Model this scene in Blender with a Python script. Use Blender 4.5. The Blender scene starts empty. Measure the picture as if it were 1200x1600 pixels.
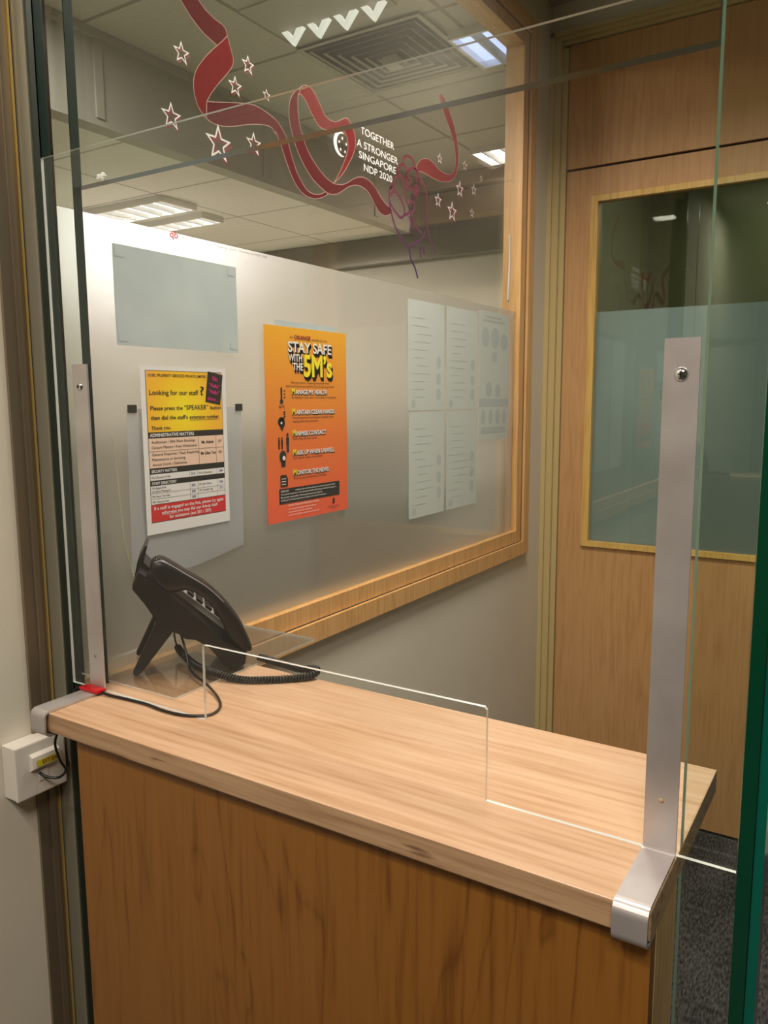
import bpy, bmesh, math, random
from mathutils import Vector, Matrix
from mathutils.geometry import tessellate_polygon
random.seed(7)
C = bpy.context.scene.collection
PI = math.pi

# ---------------------------------------------------------------- camera, world, lights, exposure
def make_camera():
    cd = bpy.data.cameras.new('camera'); cam = bpy.data.objects.new('camera', cd); C.objects.link(cam)
    yaw, pitch, roll = .5637, .1401, -.0049
    s, c = math.sin(yaw), math.cos(yaw); cp, sp = math.cos(pitch), math.sin(pitch)
    R0 = Vector((c, s, 0)); F0 = Vector((-s, c, 0)); U0 = Vector((0, 0, 1))
    F = F0*cp-U0*sp; U = U0*cp+F0*sp
    cr, sr = math.cos(roll), math.sin(roll)
    R = R0*cr+U*sr; V = U*cr-R0*sr
    m = Matrix((R, V, -F)).transposed().to_4x4(); m.translation = Vector((0, 0, 1.57))
    cam.matrix_world = m
    cd.sensor_fit = 'VERTICAL'; cd.sensor_height = 36.0; cd.lens = 1235.0*36.0/1600.0
    cd.clip_start = .02; cd.clip_end = 60
    bpy.context.scene.camera = cam
make_camera()
w = bpy.data.worlds.new('world'); bpy.context.scene.world = w; w.use_nodes = True
w.node_tree.nodes['Background'].inputs[0].default_value = (1, .93, .84, 1)
w.node_tree.nodes['Background'].inputs[1].default_value = .05
vs = bpy.context.scene.view_settings
vs.view_transform = 'Standard'; vs.look = 'None'; vs.gamma = 1; vs.use_curve_mapping = False
vs.exposure = 0.0
def area(name, loc, sx, sy, power, col=(1, .91, .80), rot=(0, 0, 0), spread=180):
    l = bpy.data.lights.new(name, 'AREA'); l.shape = 'RECTANGLE'; l.size = sx; l.size_y = sy
    l.energy = power; l.color = col; l.spread = math.radians(spread)
    o = bpy.data.objects.new(name, l); C.objects.link(o); o.location = loc; o.rotation_euler = rot
    return o
area('light_lobby', (.30, -.75, 2.9), .6, .6, 35)
area('light_lobby', (-.72, -.45, 2.9), .15, .15, 17)
area('light_vestibule', (-.50, 1.55, 2.9), .5, .5, 25, spread=145)
area('light_office', (-3.45, 3.15, 2.52), .7, .45, 100, (1, .95, .91))
area('light_office', (-2.05, 1.3, 2.86), .5, .5, 31, (1, .95, .91))
area('light_office', (-1.85, 4.13, 2.84), .2, .2, 8, (1, .85, .7))
area('light_behind_door', (-.3, 3.9, 2.7), .5, .5, 9, (1, 1, .88))

# ---------------------------------------------------------------- materials
def mat(name, col=(.5, .5, .5), rough=.6, metal=0, spec=.5, coat=0):
    m = bpy.data.materials.new(name); m.use_nodes = True
    b = m.node_tree.nodes['Principled BSDF']
    b.inputs['Base Color'].default_value = (*col, 1); b.inputs['Roughness'].default_value = rough
    b.inputs['Metallic'].default_value = metal; b.inputs['Specular IOR Level'].default_value = spec
    b.inputs['Coat Weight'].default_value = coat
    return m
def srgb(r, g, b):
    f = lambda c: (c/255/12.92) if c/255 <= .04045 else ((c/255+.055)/1.055)**2.4
    return (f(r), f(g), f(b))
def nd(m, t, **kw):
    n = m.node_tree.nodes.new(t)
    for k, v in kw.items(): setattr(n, k, v)
    return n
def bsdf(m): return m.node_tree.nodes['Principled BSDF']
def noisy(m, scale=(1, 1, 1), nscale=5, detail=4, stops=None, bump=0, rough=.55, dist=0.0, nrough=.5):
    """object-space noise through a colour ramp into base colour, optional bump"""
    L = m.node_tree.links
    tc = nd(m, 'ShaderNodeTexCoord'); mp = nd(m, 'ShaderNodeMapping'); mp.inputs['Scale'].default_value = scale
    nz = nd(m, 'ShaderNodeTexNoise'); nz.inputs['Scale'].default_value = nscale; nz.inputs['Detail'].default_value = detail
    nz.inputs['Distortion'].default_value = dist; nz.inputs['Roughness'].default_value = nrough
    L.new(tc.outputs['Object'], mp.inputs['Vector']); L.new(mp.outputs[0], nz.inputs['Vector'])
    cr = nd(m, 'ShaderNodeValToRGB'); e = cr.color_ramp.elements
    for i, (p, c) in enumerate(stops):
        el = e[i] if i < 2 else e.new(p)
        el.position = p; el.color = (*c, 1)
    L.new(nz.outputs['Fac'], cr.inputs[0]); L.new(cr.outputs[0], bsdf(m).inputs['Base Color'])
    if bump:
        bp = nd(m, 'ShaderNodeBump'); bp.inputs['Strength'].default_value = bump; bp.inputs['Distance'].default_value = .002
        L.new(nz.outputs['Fac'], bp.inputs['Height']); L.new(bp.outputs[0], bsdf(m).inputs['Normal'])
    return m
def wood(name, base, dark, light, axis='X', scale=1., coarse=2.2, rough=.42, wave=.35, coat=0.0, fleck=0.0, sharp=3):
    """fine streaks along one axis, plus broad cathedral figure"""
    m = mat(name, base, rough, coat=coat); L = m.node_tree.links
    tc = nd(m, 'ShaderNodeTexCoord')
    def nz(sc, s, det, dis=0.):
        mp = nd(m, 'ShaderNodeMapping'); mp.inputs['Scale'].default_value = sc
        n = nd(m, 'ShaderNodeTexNoise'); n.inputs['Scale'].default_value = s; n.inputs['Detail'].default_value = det
        n.inputs['Distortion'].default_value = dis
        L.new(tc.outputs['Object'], mp.inputs['Vector']); L.new(mp.outputs[0], n.inputs['Vector']); return n
    k = {'X': (.05, 1, 1), 'Y': (1, .05, 1), 'Z': (1, 1, .05)}[axis]
    k2 = {'X': (.22, 1, 1), 'Y': (1, .22, 1), 'Z': (1, 1, .22)}[axis]
    fine = nz(k, 160*scale, 5); broad = nz(k2, 7*scale*coarse/2.2, 3, .6); big = nz(k2, 2.5*scale, 2)
    # contour rings of the broad noise give the cathedral lines
    mu = nd(m, 'ShaderNodeMath', operation='MULTIPLY'); mu.inputs[1].default_value = 14
    fr = nd(m, 'ShaderNodeMath', operation='PINGPONG'); fr.inputs[1].default_value = 1
    L.new(broad.outputs['Fac'], mu.inputs[0]); L.new(mu.outputs[0], fr.inputs[0])
    pw = nd(m, 'ShaderNodeMath', operation='POWER'); pw.inputs[1].default_value = sharp; L.new(fr.outputs[0], pw.inputs[0])
    w1 = nd(m, 'ShaderNodeMath', operation='MULTIPLY'); w1.inputs[1].default_value = wave; L.new(pw.outputs[0], w1.inputs[0])
    a = nd(m, 'ShaderNodeMath', operation='MULTIPLY_ADD'); a.inputs[1].default_value = .9; L.new(fine.outputs['Fac'], a.inputs[0]); L.new(w1.outputs[0], a.inputs[2])
    b = nd(m, 'ShaderNodeMath', operation='MULTIPLY_ADD'); b.inputs[1].default_value = .5; L.new(big.outputs['Fac'], b.inputs[0]); L.new(a.outputs[0], b.inputs[2])
    cr = nd(m, 'ShaderNodeValToRGB'); e = cr.color_ramp.elements
    e[0].position = .48; e[0].color = (*light, 1); e[1].position = 1.0; e[1].color = (*dark, 1)
    x = e.new(.74); x.color = (*base, 1)
    L.new(b.outputs[0], cr.inputs[0]); col = cr.outputs[0]
    if fleck:
        kf = {'X': (.12, 1, 1), 'Y': (1, .12, 1), 'Z': (1, 1, .12)}[axis]
        f = nz(kf, 70, 2); g = nd(m, 'ShaderNodeMapRange'); g.inputs[1].default_value = .64; g.inputs[2].default_value = .70
        g.inputs[3].default_value = 0; g.inputs[4].default_value = fleck; L.new(f.outputs['Fac'], g.inputs[0])
        mx = nd(m, 'ShaderNodeMix', data_type='RGBA'); mx.inputs[7].default_value = (dark[0]*.45, dark[1]*.4, dark[2]*.4, 1)
        L.new(g.outputs[0], mx.inputs[0]); L.new(col, mx.inputs[6]); col = mx.outputs[2]
    L.new(col, bsdf(m).inputs['Base Color'])
    return m
def glass(name, tint=(.95, .97, .95), f0=.04, rough=0.0, gain=1.0):
    """thin clear sheet: tinted see-through plus a Schlick reflection, the same for every kind of ray"""
    m = bpy.data.materials.new(name); m.use_nodes = True; nt = m.node_tree; nt.nodes.clear(); L = nt.links
    out = nd(m, 'ShaderNodeOutputMaterial'); tr = nd(m, 'ShaderNodeBsdfTransparent'); tr.inputs[0].default_value = (*tint, 1)
    gl = nd(m, 'ShaderNodeBsdfGlossy'); gl.inputs['Roughness'].default_value = rough; gl.inputs[0].default_value = (1, 1, 1, 1)
    lw = nd(m, 'ShaderNodeLayerWeight'); lw.inputs[0].default_value = .5
    p = nd(m, 'ShaderNodeMath', operation='POWER'); p.inputs[1].default_value = 5
    q = nd(m, 'ShaderNodeMath', operation='MULTIPLY_ADD'); q.inputs[1].default_value = (1-f0)*gain; q.inputs[2].default_value = f0*gain
    mx = nd(m, 'ShaderNodeMixShader')
    L.new(lw.outputs['Facing'], p.inputs[0]); L.new(p.outputs[0], q.inputs[0]); L.new(q.outputs[0], mx.inputs[0])
    L.new(tr.outputs[0], mx.inputs[1]); L.new(gl.outputs[0], mx.inputs[2]); L.new(mx.outputs[0], out.inputs[0])
    return m
def film(name, col, see=.3, trans=.5, blur=0):
    """frosted film: part see-through, the rest diffuse from both sides"""
    m = bpy.data.materials.new(name); m.use_nodes = True; nt = m.node_tree; nt.nodes.clear(); L = nt.links
    out = nd(m, 'ShaderNodeOutputMaterial'); tr = nd(m, 'ShaderNodeBsdfTransparent')
    if blur:
        tr = nd(m, 'ShaderNodeBsdfRefraction'); tr.inputs['IOR'].default_value = 1.25; tr.inputs['Roughness'].default_value = blur
    df = nd(m, 'ShaderNodeBsdfDiffuse'); df.inputs[0].default_value = (*col, 1)
    tl = nd(m, 'ShaderNodeBsdfTranslucent'); tl.inputs[0].default_value = (*col, 1)
    a = nd(m, 'ShaderNodeMixShader'); a.inputs[0].default_value = trans
    b = nd(m, 'ShaderNodeMixShader'); b.inputs[0].default_value = see
    L.new(df.outputs[0], a.inputs[1]); L.new(tl.outputs[0], a.inputs[2]); L.new(a.outputs[0], b.inputs[1]); L.new(tr.outputs[0], b.inputs[2])
    L.new(b.outputs[0], out.inputs[0]); return m
def emit(name, col, s):
    m = bpy.data.materials.new(name); m.use_nodes = True; b = bsdf(m)
    b.inputs['Base Color'].default_value = (*col, 1); b.inputs['Emission Color'].default_value = (*col, 1); b.inputs['Emission Strength'].default_value = s
    return m

def wallpaint(name, col, var=.04):
    m = mat(name, col, .7)
    return noisy(m, (1, 1, 1), 3, 4, [(.3, tuple(c*(1-var) for c in col)), (.7, tuple(c*(1+var) for c in col))])
M = {}
M['wall'] = wallpaint('cream_wall_paint', srgb(214, 206, 186))
M['wall2'] = wallpaint('grey_white_wall_paint', srgb(224, 217, 200))
M['wall_dim'] = wallpaint('olive_lobby_wall', srgb(88, 92, 74))
M['ceil'] = wallpaint('ceiling_paint', srgb(180, 172, 158))
M['counter'] = wood('maple_counter', srgb(198, 160, 126), srgb(172, 130, 94), srgb(210, 178, 146), 'X', .7, wave=.06, rough=.38, fleck=.0)
M['edge'] = wood('maple_edge', srgb(184, 148, 112), srgb(150, 112, 80), srgb(196, 162, 128), 'X', .8, wave=.03, rough=.5, fleck=.85)
M['panel'] = wood('cherry_veneer_panel', srgb(140, 90, 32), srgb(110, 64, 18), srgb(145, 95, 38), 'Z', .8, wave=.20, rough=.45, sharp=9)
M['panel_side'] = wood('pale_veneer', srgb(212, 172, 116), srgb(180, 140, 90), srgb(222, 186, 134), 'Z', .8, wave=.1)
M['door'] = wood('door_veneer', srgb(206, 158, 104), srgb(192, 142, 90), srgb(211, 164, 111), 'Z', .8, wave=.12, rough=.45)
M['jamb'] = mat('jamb_paint', srgb(206, 184, 128), .45)
M['bead'] = wood('vision_bead_wood', srgb(226, 184, 100), srgb(200, 156, 78), srgb(234, 196, 118), 'Z', .8, wave=.05, rough=.35)
M['frame'] = wood('window_frame_wood', srgb(222, 170, 104), srgb(192, 138, 78), srgb(232, 184, 122), 'Z', .9, wave=.12, rough=.35)
M['dark'] = mat('dark_gap', (.01, .01, .01), .8)
M['steel'] = mat('brushed_aluminium', srgb(190, 182, 178), .38, .6)
noisy(M['steel'], (1, 1, 1), 14, 4, [(.3, srgb(188, 180, 178)), (.7, srgb(210, 204, 202))])
M['chrome'] = mat('screw_metal', (.8, .8, .8), .15, 1)
M['bronze'] = mat('bronze_channel', srgb(150, 136, 116), .35, .7)
M['gold'] = mat('gold_strip', srgb(206, 176, 104), .3, .5)
M['alu'] = mat('grey_channel', srgb(170, 166, 148), .4, .6)
M['gasket'] = mat('dark_green_gasket', srgb(40, 46, 36), .4)
M['glass'] = glass('partition_glass', (.92, .95, .92), .028)
M['glass_edge'] = mat('glass_cut_edge', srgb(30, 48, 44), .2, .1, .8)
M['acrylic'] = glass('clear_acrylic', (.985, .985, .98), .024)
M['sheet_acrylic'] = glass('glossy_acrylic', (.97, .97, .96), .06, 0, 1.7)
M['acrylic_edge'] = mat('acrylic_cut_edge', (.82, .84, .80), .25, 0, 1)
M['acrylic_edge'].node_tree.nodes['Principled BSDF'].inputs['Transmission Weight'].default_value = .35
M['lit_edge'] = mat('lit_mint_glass_edge', srgb(176, 214, 190), .3, 0, .8)  # lighter copy of the glass edge, its brightness painted into the colour
M['fin'] = mat('thick_green_glass_edge', srgb(0, 62, 40), .12, 0, .8)
M['fin2'] = mat('thick_teal_glass_edge', srgb(0, 92, 76), .12, 0, .8)
M['wglass'] = glass('window_glass', (.93, .935, .925), .035)
M['film'] = film('frosted_window_film', srgb(232, 224, 212), .62, .5, .5)
M['dfilm'] = film('frosted_door_film', srgb(196, 210, 222), .1, .25)
M['white'] = mat('white_plastic', srgb(226, 218, 208), .35)
M['yellow'] = mat('yellow_label', srgb(196, 178, 40), .5)
M['black'] = mat('black_plastic', (.007, .006, .006), .34, spec=.35)
M['black2'] = mat('black_matte', (.015, .014, .014), .55)
M['rubber'] = mat('black_cord', (.01, .01, .01), .3)
M['keys'] = mat('phone_face_silver', srgb(170, 172, 165), .4)
M['red'] = mat('red_tape', srgb(190, 12, 22), .3)
M['ink'] = mat('black_ink', (.012, .011, .010), .5)
M['ink_w'] = mat('white_ink', (.86, .85, .82), .5)
M['ink_y'] = mat('yellow_ink', srgb(250, 232, 30), .5)
M['ink_r'] = mat('red_ink', srgb(212, 38, 44), .5)
M['ink_m'] = mat('magenta_ink', srgb(226, 20, 140), .5)
M['ink_b'] = mat('blue_ink', srgb(90, 100, 150), .5)
M['ink_s'] = mat('skin_tone_ink', srgb(242, 208, 184), .5)
M['ink_g'] = mat('grey_ink', srgb(96, 90, 84), .5)
M['paper'] = mat('white_paper', (.83, .82, .80), .45)
M['bluepaper'] = mat('pale_blue_paper_back', srgb(188, 200, 200), .5)
noisy(M['bluepaper'], (1, 1, 1), 9, 3, [(.3, srgb(180, 194, 196)), (.7, srgb(194, 206, 204))])
M['palepaper'] = mat('pale_paper_back', srgb(204, 212, 206), .5)
M['ghost'] = mat('show_through_print', srgb(186, 196, 194), .6)
M['rib'] = mat('red_ribbon_vinyl', srgb(112, 8, 16), .95, spec=.05)
M['rib2'] = mat('dark_red_ribbon_vinyl', srgb(86, 9, 19), .95, spec=.05)
M['ribedge'] = mat('pale_outline_vinyl', srgb(170, 140, 130), .9, spec=.1)
M['starw'] = mat('white_vinyl', (.8, .77, .74), .5)
M['starr'] = mat('maroon_vinyl', srgb(120, 24, 44), .5)
M['tube'] = emit('lit_louvre', (1, .97, .92), 7.0)
M['vlit'] = emit('lit_reflector', (1, .97, .92), .75)
M['tube_blue'] = emit('lit_louvre_bluish', (.50, .58, 1), 1.8)
M['louvre'] = mat('louvre_blade', (.75, .74, .72), .3, .6)
M['grille'] = mat('diffuser_metal', srgb(168, 160, 146), .5)

# gradient prints
def grad(name, stops, axis='Z', lo=0., hi=1., radial=None):
    m = mat(name, (1, 1, 1), .35); L = m.node_tree.links
    tc = nd(m, 'ShaderNodeTexCoord'); sp = nd(m, 'ShaderNodeSeparateXYZ'); L.new(tc.outputs['Object'], sp.inputs[0])
    mr = nd(m, 'ShaderNodeMapRange'); mr.inputs[1].default_value = lo; mr.inputs[2].default_value = hi
    if radial:
        mp = nd(m, 'ShaderNodeVectorMath', operation='DISTANCE'); mp.inputs[1].default_value = radial
        L.new(tc.outputs['Object'], mp.inputs[0]); L.new(mp.outputs['Value'], mr.inputs[0])
    else: L.new(sp.outputs[axis], mr.inputs[0])
    cr = nd(m, 'ShaderNodeValToRGB'); e = cr.color_ramp.elements
    for i, (p, c) in enumerate(stops):
        el = e[i] if i < 2 else e.new(p)
        el.position = p; el.color = (*c, 1)
    L.new(mr.outputs[0], cr.inputs[0]); L.new(cr.outputs[0], bsdf(m).inputs['Base Color']); return m
M['orange'] = grad('orange_poster_print', [(0, srgb(246, 96, 62)), (1, srgb(238, 172, 32)), (.45, srgb(238, 122, 44))], 'Z', 0, .42)
M['yellowglow'] = grad('yellow_glow_print', [(0, srgb(255, 238, 20)), (1, srgb(246, 178, 150)), (.6, srgb(252, 196, 30)), (.85, srgb(250, 186, 60))], radial=(0, .100, .222), lo=0, hi=.12)
M['fist'] = grad('purple_red_line_vinyl', [(0, srgb(84, 30, 110)), (1, srgb(120, 24, 70)), (.7, srgb(140, 24, 84))], 'Z', 1.93, 2.15)
def ceil_tiles(name, col, line, ox, oy, s=.6, wl=.018):
    m = mat(name, col, .8); L = m.node_tree.links
    tc = nd(m, 'ShaderNodeTexCoord'); sp = nd(m, 'ShaderNodeSeparateXYZ'); L.new(tc.outputs['Object'], sp.inputs[0])
    outs = []
    for ax, o in (('X', ox), ('Y', oy)):
        a = nd(m, 'ShaderNodeMath', operation='ADD'); a.inputs[1].default_value = 60-o; L.new(sp.outputs[ax], a.inputs[0])
        mo = nd(m, 'ShaderNodeMath', operation='MODULO'); mo.inputs[1].default_value = s; L.new(a.outputs[0], mo.inputs[0])
        lt = nd(m, 'ShaderNodeMath', operation='LESS_THAN'); lt.inputs[1].default_value = wl; L.new(mo.outputs[0], lt.inputs[0]); outs.append(lt)
    mxm = nd(m, 'ShaderNodeMath', operation='MAXIMUM'); L.new(outs[0].outputs[0], mxm.inputs[0]); L.new(outs[1].outputs[0], mxm.inputs[1])
    nz = nd(m, 'ShaderNodeTexNoise'); nz.inputs['Scale'].default_value = 60; L.new(tc.outputs['Object'], nz.inputs['Vector'])
    c1 = nd(m, 'ShaderNodeMix', data_type='RGBA'); c1.inputs[6].default_value = (*[c*.86 for c in col], 1); c1.inputs[7].default_value = (*[c*1.1 for c in col], 1)
    L.new(nz.outputs['Fac'], c1.inputs[0])
    mx = nd(m, 'ShaderNodeMix', data_type='RGBA'); mx.inputs[7].default_value = (*line, 1)
    L.new(mxm.outputs[0], mx.inputs[0]); L.new(c1.outputs[2], mx.inputs[6]); L.new(mx.outputs[2], bsdf(m).inputs['Base Color'])
    return m
M['tiles'] = ceil_tiles('office_ceiling_tiles', srgb(188, 180, 168), srgb(136, 128, 116), -2.0, 1.97)
M['tiles_low'] = ceil_tiles('low_ceiling_tiles', srgb(226, 218, 208), srgb(150, 142, 132), -2.52, 2.22, wl=.012)
M['bulk'] = wallpaint('bulkhead_board', srgb(158, 152, 140))
M['soffit'] = mat('dark_metal_soffit', srgb(110, 104, 90), .14, .9)
cp = mat('carpet', (.02, .02, .022), .95)
L = cp.node_tree.links
tc = nd(cp, 'ShaderNodeTexCoord'); mp = nd(cp, 'ShaderNodeMapping'); mp.inputs['Scale'].default_value = (1, .25, 1)
nz = nd(cp, 'ShaderNodeTexNoise'); nz.inputs['Scale'].default_value = 190; nz.inputs['Detail'].default_value = 3
n2 = nd(cp, 'ShaderNodeTexNoise'); n2.inputs['Scale'].default_value = 12
L.new(tc.outputs['Object'], mp.inputs[0]); L.new(mp.outputs[0], nz.inputs['Vector']); L.new(mp.outputs[0], n2.inputs['Vector'])
ad = nd(cp, 'ShaderNodeMath', operation='MULTIPLY_ADD'); ad.inputs[1].default_value = .35; L.new(n2.outputs['Fac'], ad.inputs[0]); L.new(nz.outputs['Fac'], ad.inputs[2])
cr = nd(cp, 'ShaderNodeValToRGB'); e = cr.color_ramp.elements
e[0].position = .55; e[0].color = (.012, .012, .014, 1); e[1].position = .95; e[1].color = (.13, .125, .125, 1)
L.new(ad.outputs[0], cr.inputs[0]); L.new(cr.outputs[0], bsdf(cp).inputs['Base Color'])
M['carpet'] = cp

# ---------------------------------------------------------------- mesh helpers
def box(bm, x0, x1, y0, y1, z0, z1, bev=0, mi=0):
    vs_ = [bm.verts.new((x, y, z)) for x in (x0, x1) for y in (y0, y1) for z in (z0, z1)]
    fs = [(0, 1, 3, 2), (4, 6, 7, 5), (0, 4, 5, 1), (2, 3, 7, 6), (0, 2, 6, 4), (1, 5, 7, 3)]
    faces = [bm.faces.new([vs_[i] for i in f]) for f in fs]
    for f in faces: f.material_index = mi
    if bev:
        ed = list({e for f in faces for e in f.edges})
        bmesh.ops.bevel(bm, geom=ed, offset=bev, segments=2, affect='EDGES', profile=.6)
    return faces
def prism(bm, pts, fn, d0, d1, mi=0, side_mi=None, tri=True):
    """extrude the 2-D outline pts between depths d0 and d1; fn(u, v, d) -> 3-D"""
    a = [bm.verts.new(fn(u, v, d0)) for u, v in pts]; b = [bm.verts.new(fn(u, v, d1)) for u, v in pts]
    fs = [bm.faces.new(a), bm.faces.new(list(reversed(b)))]
    for f in fs: f.material_index = mi
    n = len(pts); sides = []
    for i in range(n):
        f = bm.faces.new((a[i], b[i], b[(i+1) % n], a[(i+1) % n])); f.material_index = mi if side_mi is None else side_mi; sides.append(f)
    if tri: bmesh.ops.triangulate(bm, faces=fs)
    return sides
def lathe(bm, prof, c=(0, 0, 0), n=32, axis='Z', mi=0):
    rings = []
    for r, h in prof:
        ring = []
        for i in range(n):
            t = 2*PI*i/n; a, b = r*math.cos(t), r*math.sin(t)
            p = {'Z': (a, b, h), 'Y': (a, h, b), 'X': (h, a, b)}[axis]
            ring.append(bm.verts.new((c[0]+p[0], c[1]+p[1], c[2]+p[2])))
        rings.append(ring)
    for k in range(len(rings)-1):
        for i in range(n):
            f = bm.faces.new((rings[k][i], rings[k][(i+1) % n], rings[k+1][(i+1) % n], rings[k+1][i])); f.smooth = True; f.material_index = mi
    for ring in (rings[0], rings[-1]):
        try: bm.faces.new(ring).material_index = mi
        except ValueError: pass
def tube(bm, path, r, n=8, cap=True):
    path = [Vector(p) for p in path]; rings = []
    up = Vector((0, 0, 1)); T0 = (path[1]-path[0]).normalized()
    N = T0.cross(up if abs(T0.z) < .9 else Vector((1, 0, 0))).normalized()
    for i, p in enumerate(path):
        T = (path[min(i+1, len(path)-1)]-path[max(i-1, 0)]).normalized()
        N = (N-T*N.dot(T)).normalized(); B = T.cross(N)
        rings.append([bm.verts.new(p+(N*math.cos(2*PI*k/n)+B*math.sin(2*PI*k/n))*r) for k in range(n)])
    for a, b in zip(rings, rings[1:]):
        for k in range(n):
            bm.faces.new((a[k], a[(k+1) % n], b[(k+1) % n], b[k])).smooth = True
    if cap:
        bm.faces.new(rings[0]); bm.faces.new(list(reversed(rings[-1])))
def spline(pts, per=8):
    pts = [Vector(p) for p in pts]; P = [pts[0]*2-pts[1]]+pts+[pts[-1]*2-pts[-2]]; out = []
    for i in range(1, len(P)-2):
        for k in range(per):
            t = k/per; a, b, c, d = P[i-1], P[i], P[i+1], P[i+2]
            out.append(.5*((2*b)+(c-a)*t+(2*a-5*b+4*c-d)*t*t+(3*b-a-3*c+d)*t**3))
    out.append(P[-2]); return out
def obj(name, bm, mats, parent=None, kind=None, loc=None):
    bmesh.ops.recalc_face_normals(bm, faces=bm.faces[:])
    me = bpy.data.meshes.new(name); bm.to_mesh(me); bm.free()
    for m in (mats if isinstance(mats, (list, tuple)) else [mats]): me.materials.append(M[m] if isinstance(m, str) else m)
    o = bpy.data.objects.new(name, me); C.objects.link(o)
    if parent: o.parent = parent
    if loc: o.location = loc
    if kind: o['kind'] = kind
    return o
def flatobj(name, bm, mats, parent=None):
    me = bpy.data.meshes.new(name); bm.to_mesh(me); bm.free()
    for m in (mats if isinstance(mats, (list, tuple)) else [mats]): me.materials.append(M[m] if isinstance(m, str) else m)
    o = bpy.data.objects.new(name, me); C.objects.link(o)
    if parent: o.parent = parent
    return o
def thing(name, label, cat, loc=(0, 0, 0), rot=(0, 0, 0), group=None):
    o = bpy.data.objects.new(name, None); C.objects.link(o); o.empty_display_size = .05
    o.location = loc; o.rotation_euler = rot; o['label'] = label; o['category'] = cat
    if group: o['group'] = group
    return o
def tag(o, label, cat, group=None):
    o['label'] = label; o['category'] = cat
    if group: o['group'] = group
    return o
def BM(): return bmesh.new()
def fx(x): return lambda u, v, d: (x+d, u, v)     # outline in (y, z), depth along x
def fy(y): return lambda u, v, d: (u, y+d, v)     # outline in (x, z), depth along y
def fz(z): return lambda u, v, d: (u, v, z+d)

# lettering: the built-in font turned into mesh, laid out in (u, v)
_tc = {}
def glyphs(s, bold):
    k = (s, bold)
    if k not in _tc:
        cu = bpy.data.curves.new('lettering', 'FONT'); cu.body = s; cu.size = 1; cu.resolution_u = 3; cu.offset = bold
        o = bpy.data.objects.new('lettering', cu); C.objects.link(o)
        bpy.context.view_layer.update()
        me = bpy.data.meshes.new_from_object(o.evaluated_get(bpy.context.evaluated_depsgraph_get()))
        V = [(v.co.x, v.co.y) for v in me.vertices]; P = [tuple(p.vertices) for p in me.polygons]
        bpy.data.objects.remove(o); bpy.data.curves.remove(cu); bpy.data.meshes.remove(me)
        _tc[k] = (V, P)
    return _tc[k]
_H = [None]
def text(bm, s, u, v, h, w=None, align='L', fn=None, d=0., bold=.0, mi=0, ang=0., skew=0.):
    """s with baseline-left (u, v), capital height h, total width w"""
    if _H[0] is None: _H[0] = max(p[1] for p in glyphs('H', 0.)[0])
    V, P = glyphs(s, bold)
    if not V: return
    x0 = min(p[0] for p in V); x1 = max(p[0] for p in V); sy = h/_H[0]; sx = (w/(x1-x0)) if w else sy*.92
    W = (x1-x0)*sx; off = {'L': 0, 'C': -W/2, 'R': -W}[align]; ca, sa = math.cos(ang), math.sin(ang)
    vs_ = []
    for x, y in V:
        a, b = (x-x0)*sx+off+y*sy*skew, y*sy
        vs_.append(bm.verts.new(fn(u+a*ca-b*sa, v+a*sa+b*ca, d)))
    for p in P:
        try: f = bm.faces.new([vs_[i] for i in p]); f.material_index = mi
        except ValueError: pass
def poly(bm, pts, fn, d, mi=0):
    vv = [bm.verts.new(fn(u, v, d)) for u, v in pts]
    if len(pts) <= 4: bm.faces.new(vv).material_index = mi; return
    for tri in tessellate_polygon([[Vector((u, v, 0)) for u, v in pts]]): bm.faces.new([vv[i] for i in tri]).material_index = mi
def rect(bm, u0, u1, v0, v1, fn, d, mi=0): poly(bm, [(u0, v0), (u1, v0), (u1, v1), (u0, v1)], fn, d, mi)
def disc(bm, cu, cv, ru, rv, fn, d, mi=0, n=28): poly(bm, [(cu+ru*math.cos(2*PI*i/n), cv+rv*math.sin(2*PI*i/n)) for i in range(n)], fn, d, mi)
def stroke(bm, pts, wd, fn, d, mi=0):
    sp = [(p.x, p.y) for p in spline([(a, b, 0) for a, b in pts], 5)]
    L_, R_ = [], []
    for i, p in enumerate(sp):
        q0 = sp[max(i-1, 0)]; q1 = sp[min(i+1, len(sp)-1)]; tx, ty = q1[0]-q0[0], q1[1]-q0[1]; l = math.hypot(tx, ty) or 1
        L_.append(bm.verts.new(fn(p[0]-ty/l*wd/2, p[1]+tx/l*wd/2, d))); R_.append(bm.verts.new(fn(p[0]+ty/l*wd/2, p[1]-tx/l*wd/2, d)))
    for i in range(len(sp)-1):
        bm.faces.new((L_[i], R_[i], R_[i+1], L_[i+1])).material_index = mi

# outlines of the window sticker in the window plane: (y, z) in metres
RIB_A = [(1.0143,2.3039),(1.0577,2.3223),(1.1283,2.2885),(1.1446,2.2785),(1.1672,2.2717),(1.1887,2.2693),(1.1972,2.2646),(1.2008,2.2541),(1.1873,2.2401),(1.1729,2.2273),(1.1575,2.2309),(1.1387,2.2357),(1.1223,2.2437),(1.1064,2.2527),(1.0842,2.2713)]
RIB_B = [(1.1729,2.2273),(1.1873,2.2401),(1.2008,2.2541),(1.2055,2.2426),(1.2103,2.231),(1.215,2.2193),(1.2151,2.2113),(1.211,2.202),(1.1989,2.1874),(1.1841,2.1721),(1.1695,2.1569),(1.157,2.1426),(1.1479,2.1307),(1.1404,2.1194),(1.1381,2.1044),(1.1381,2.0888),(1.1241,2.0978),(1.1163,2.1058),(1.1109,2.1171),(1.1079,2.1302),(1.1079,2.1429),(1.1107,2.1552),(1.1165,2.1672),(1.1225,2.1755),(1.1325,2.1877),(1.1445,2.2007),(1.1586,2.2146)]
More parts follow.
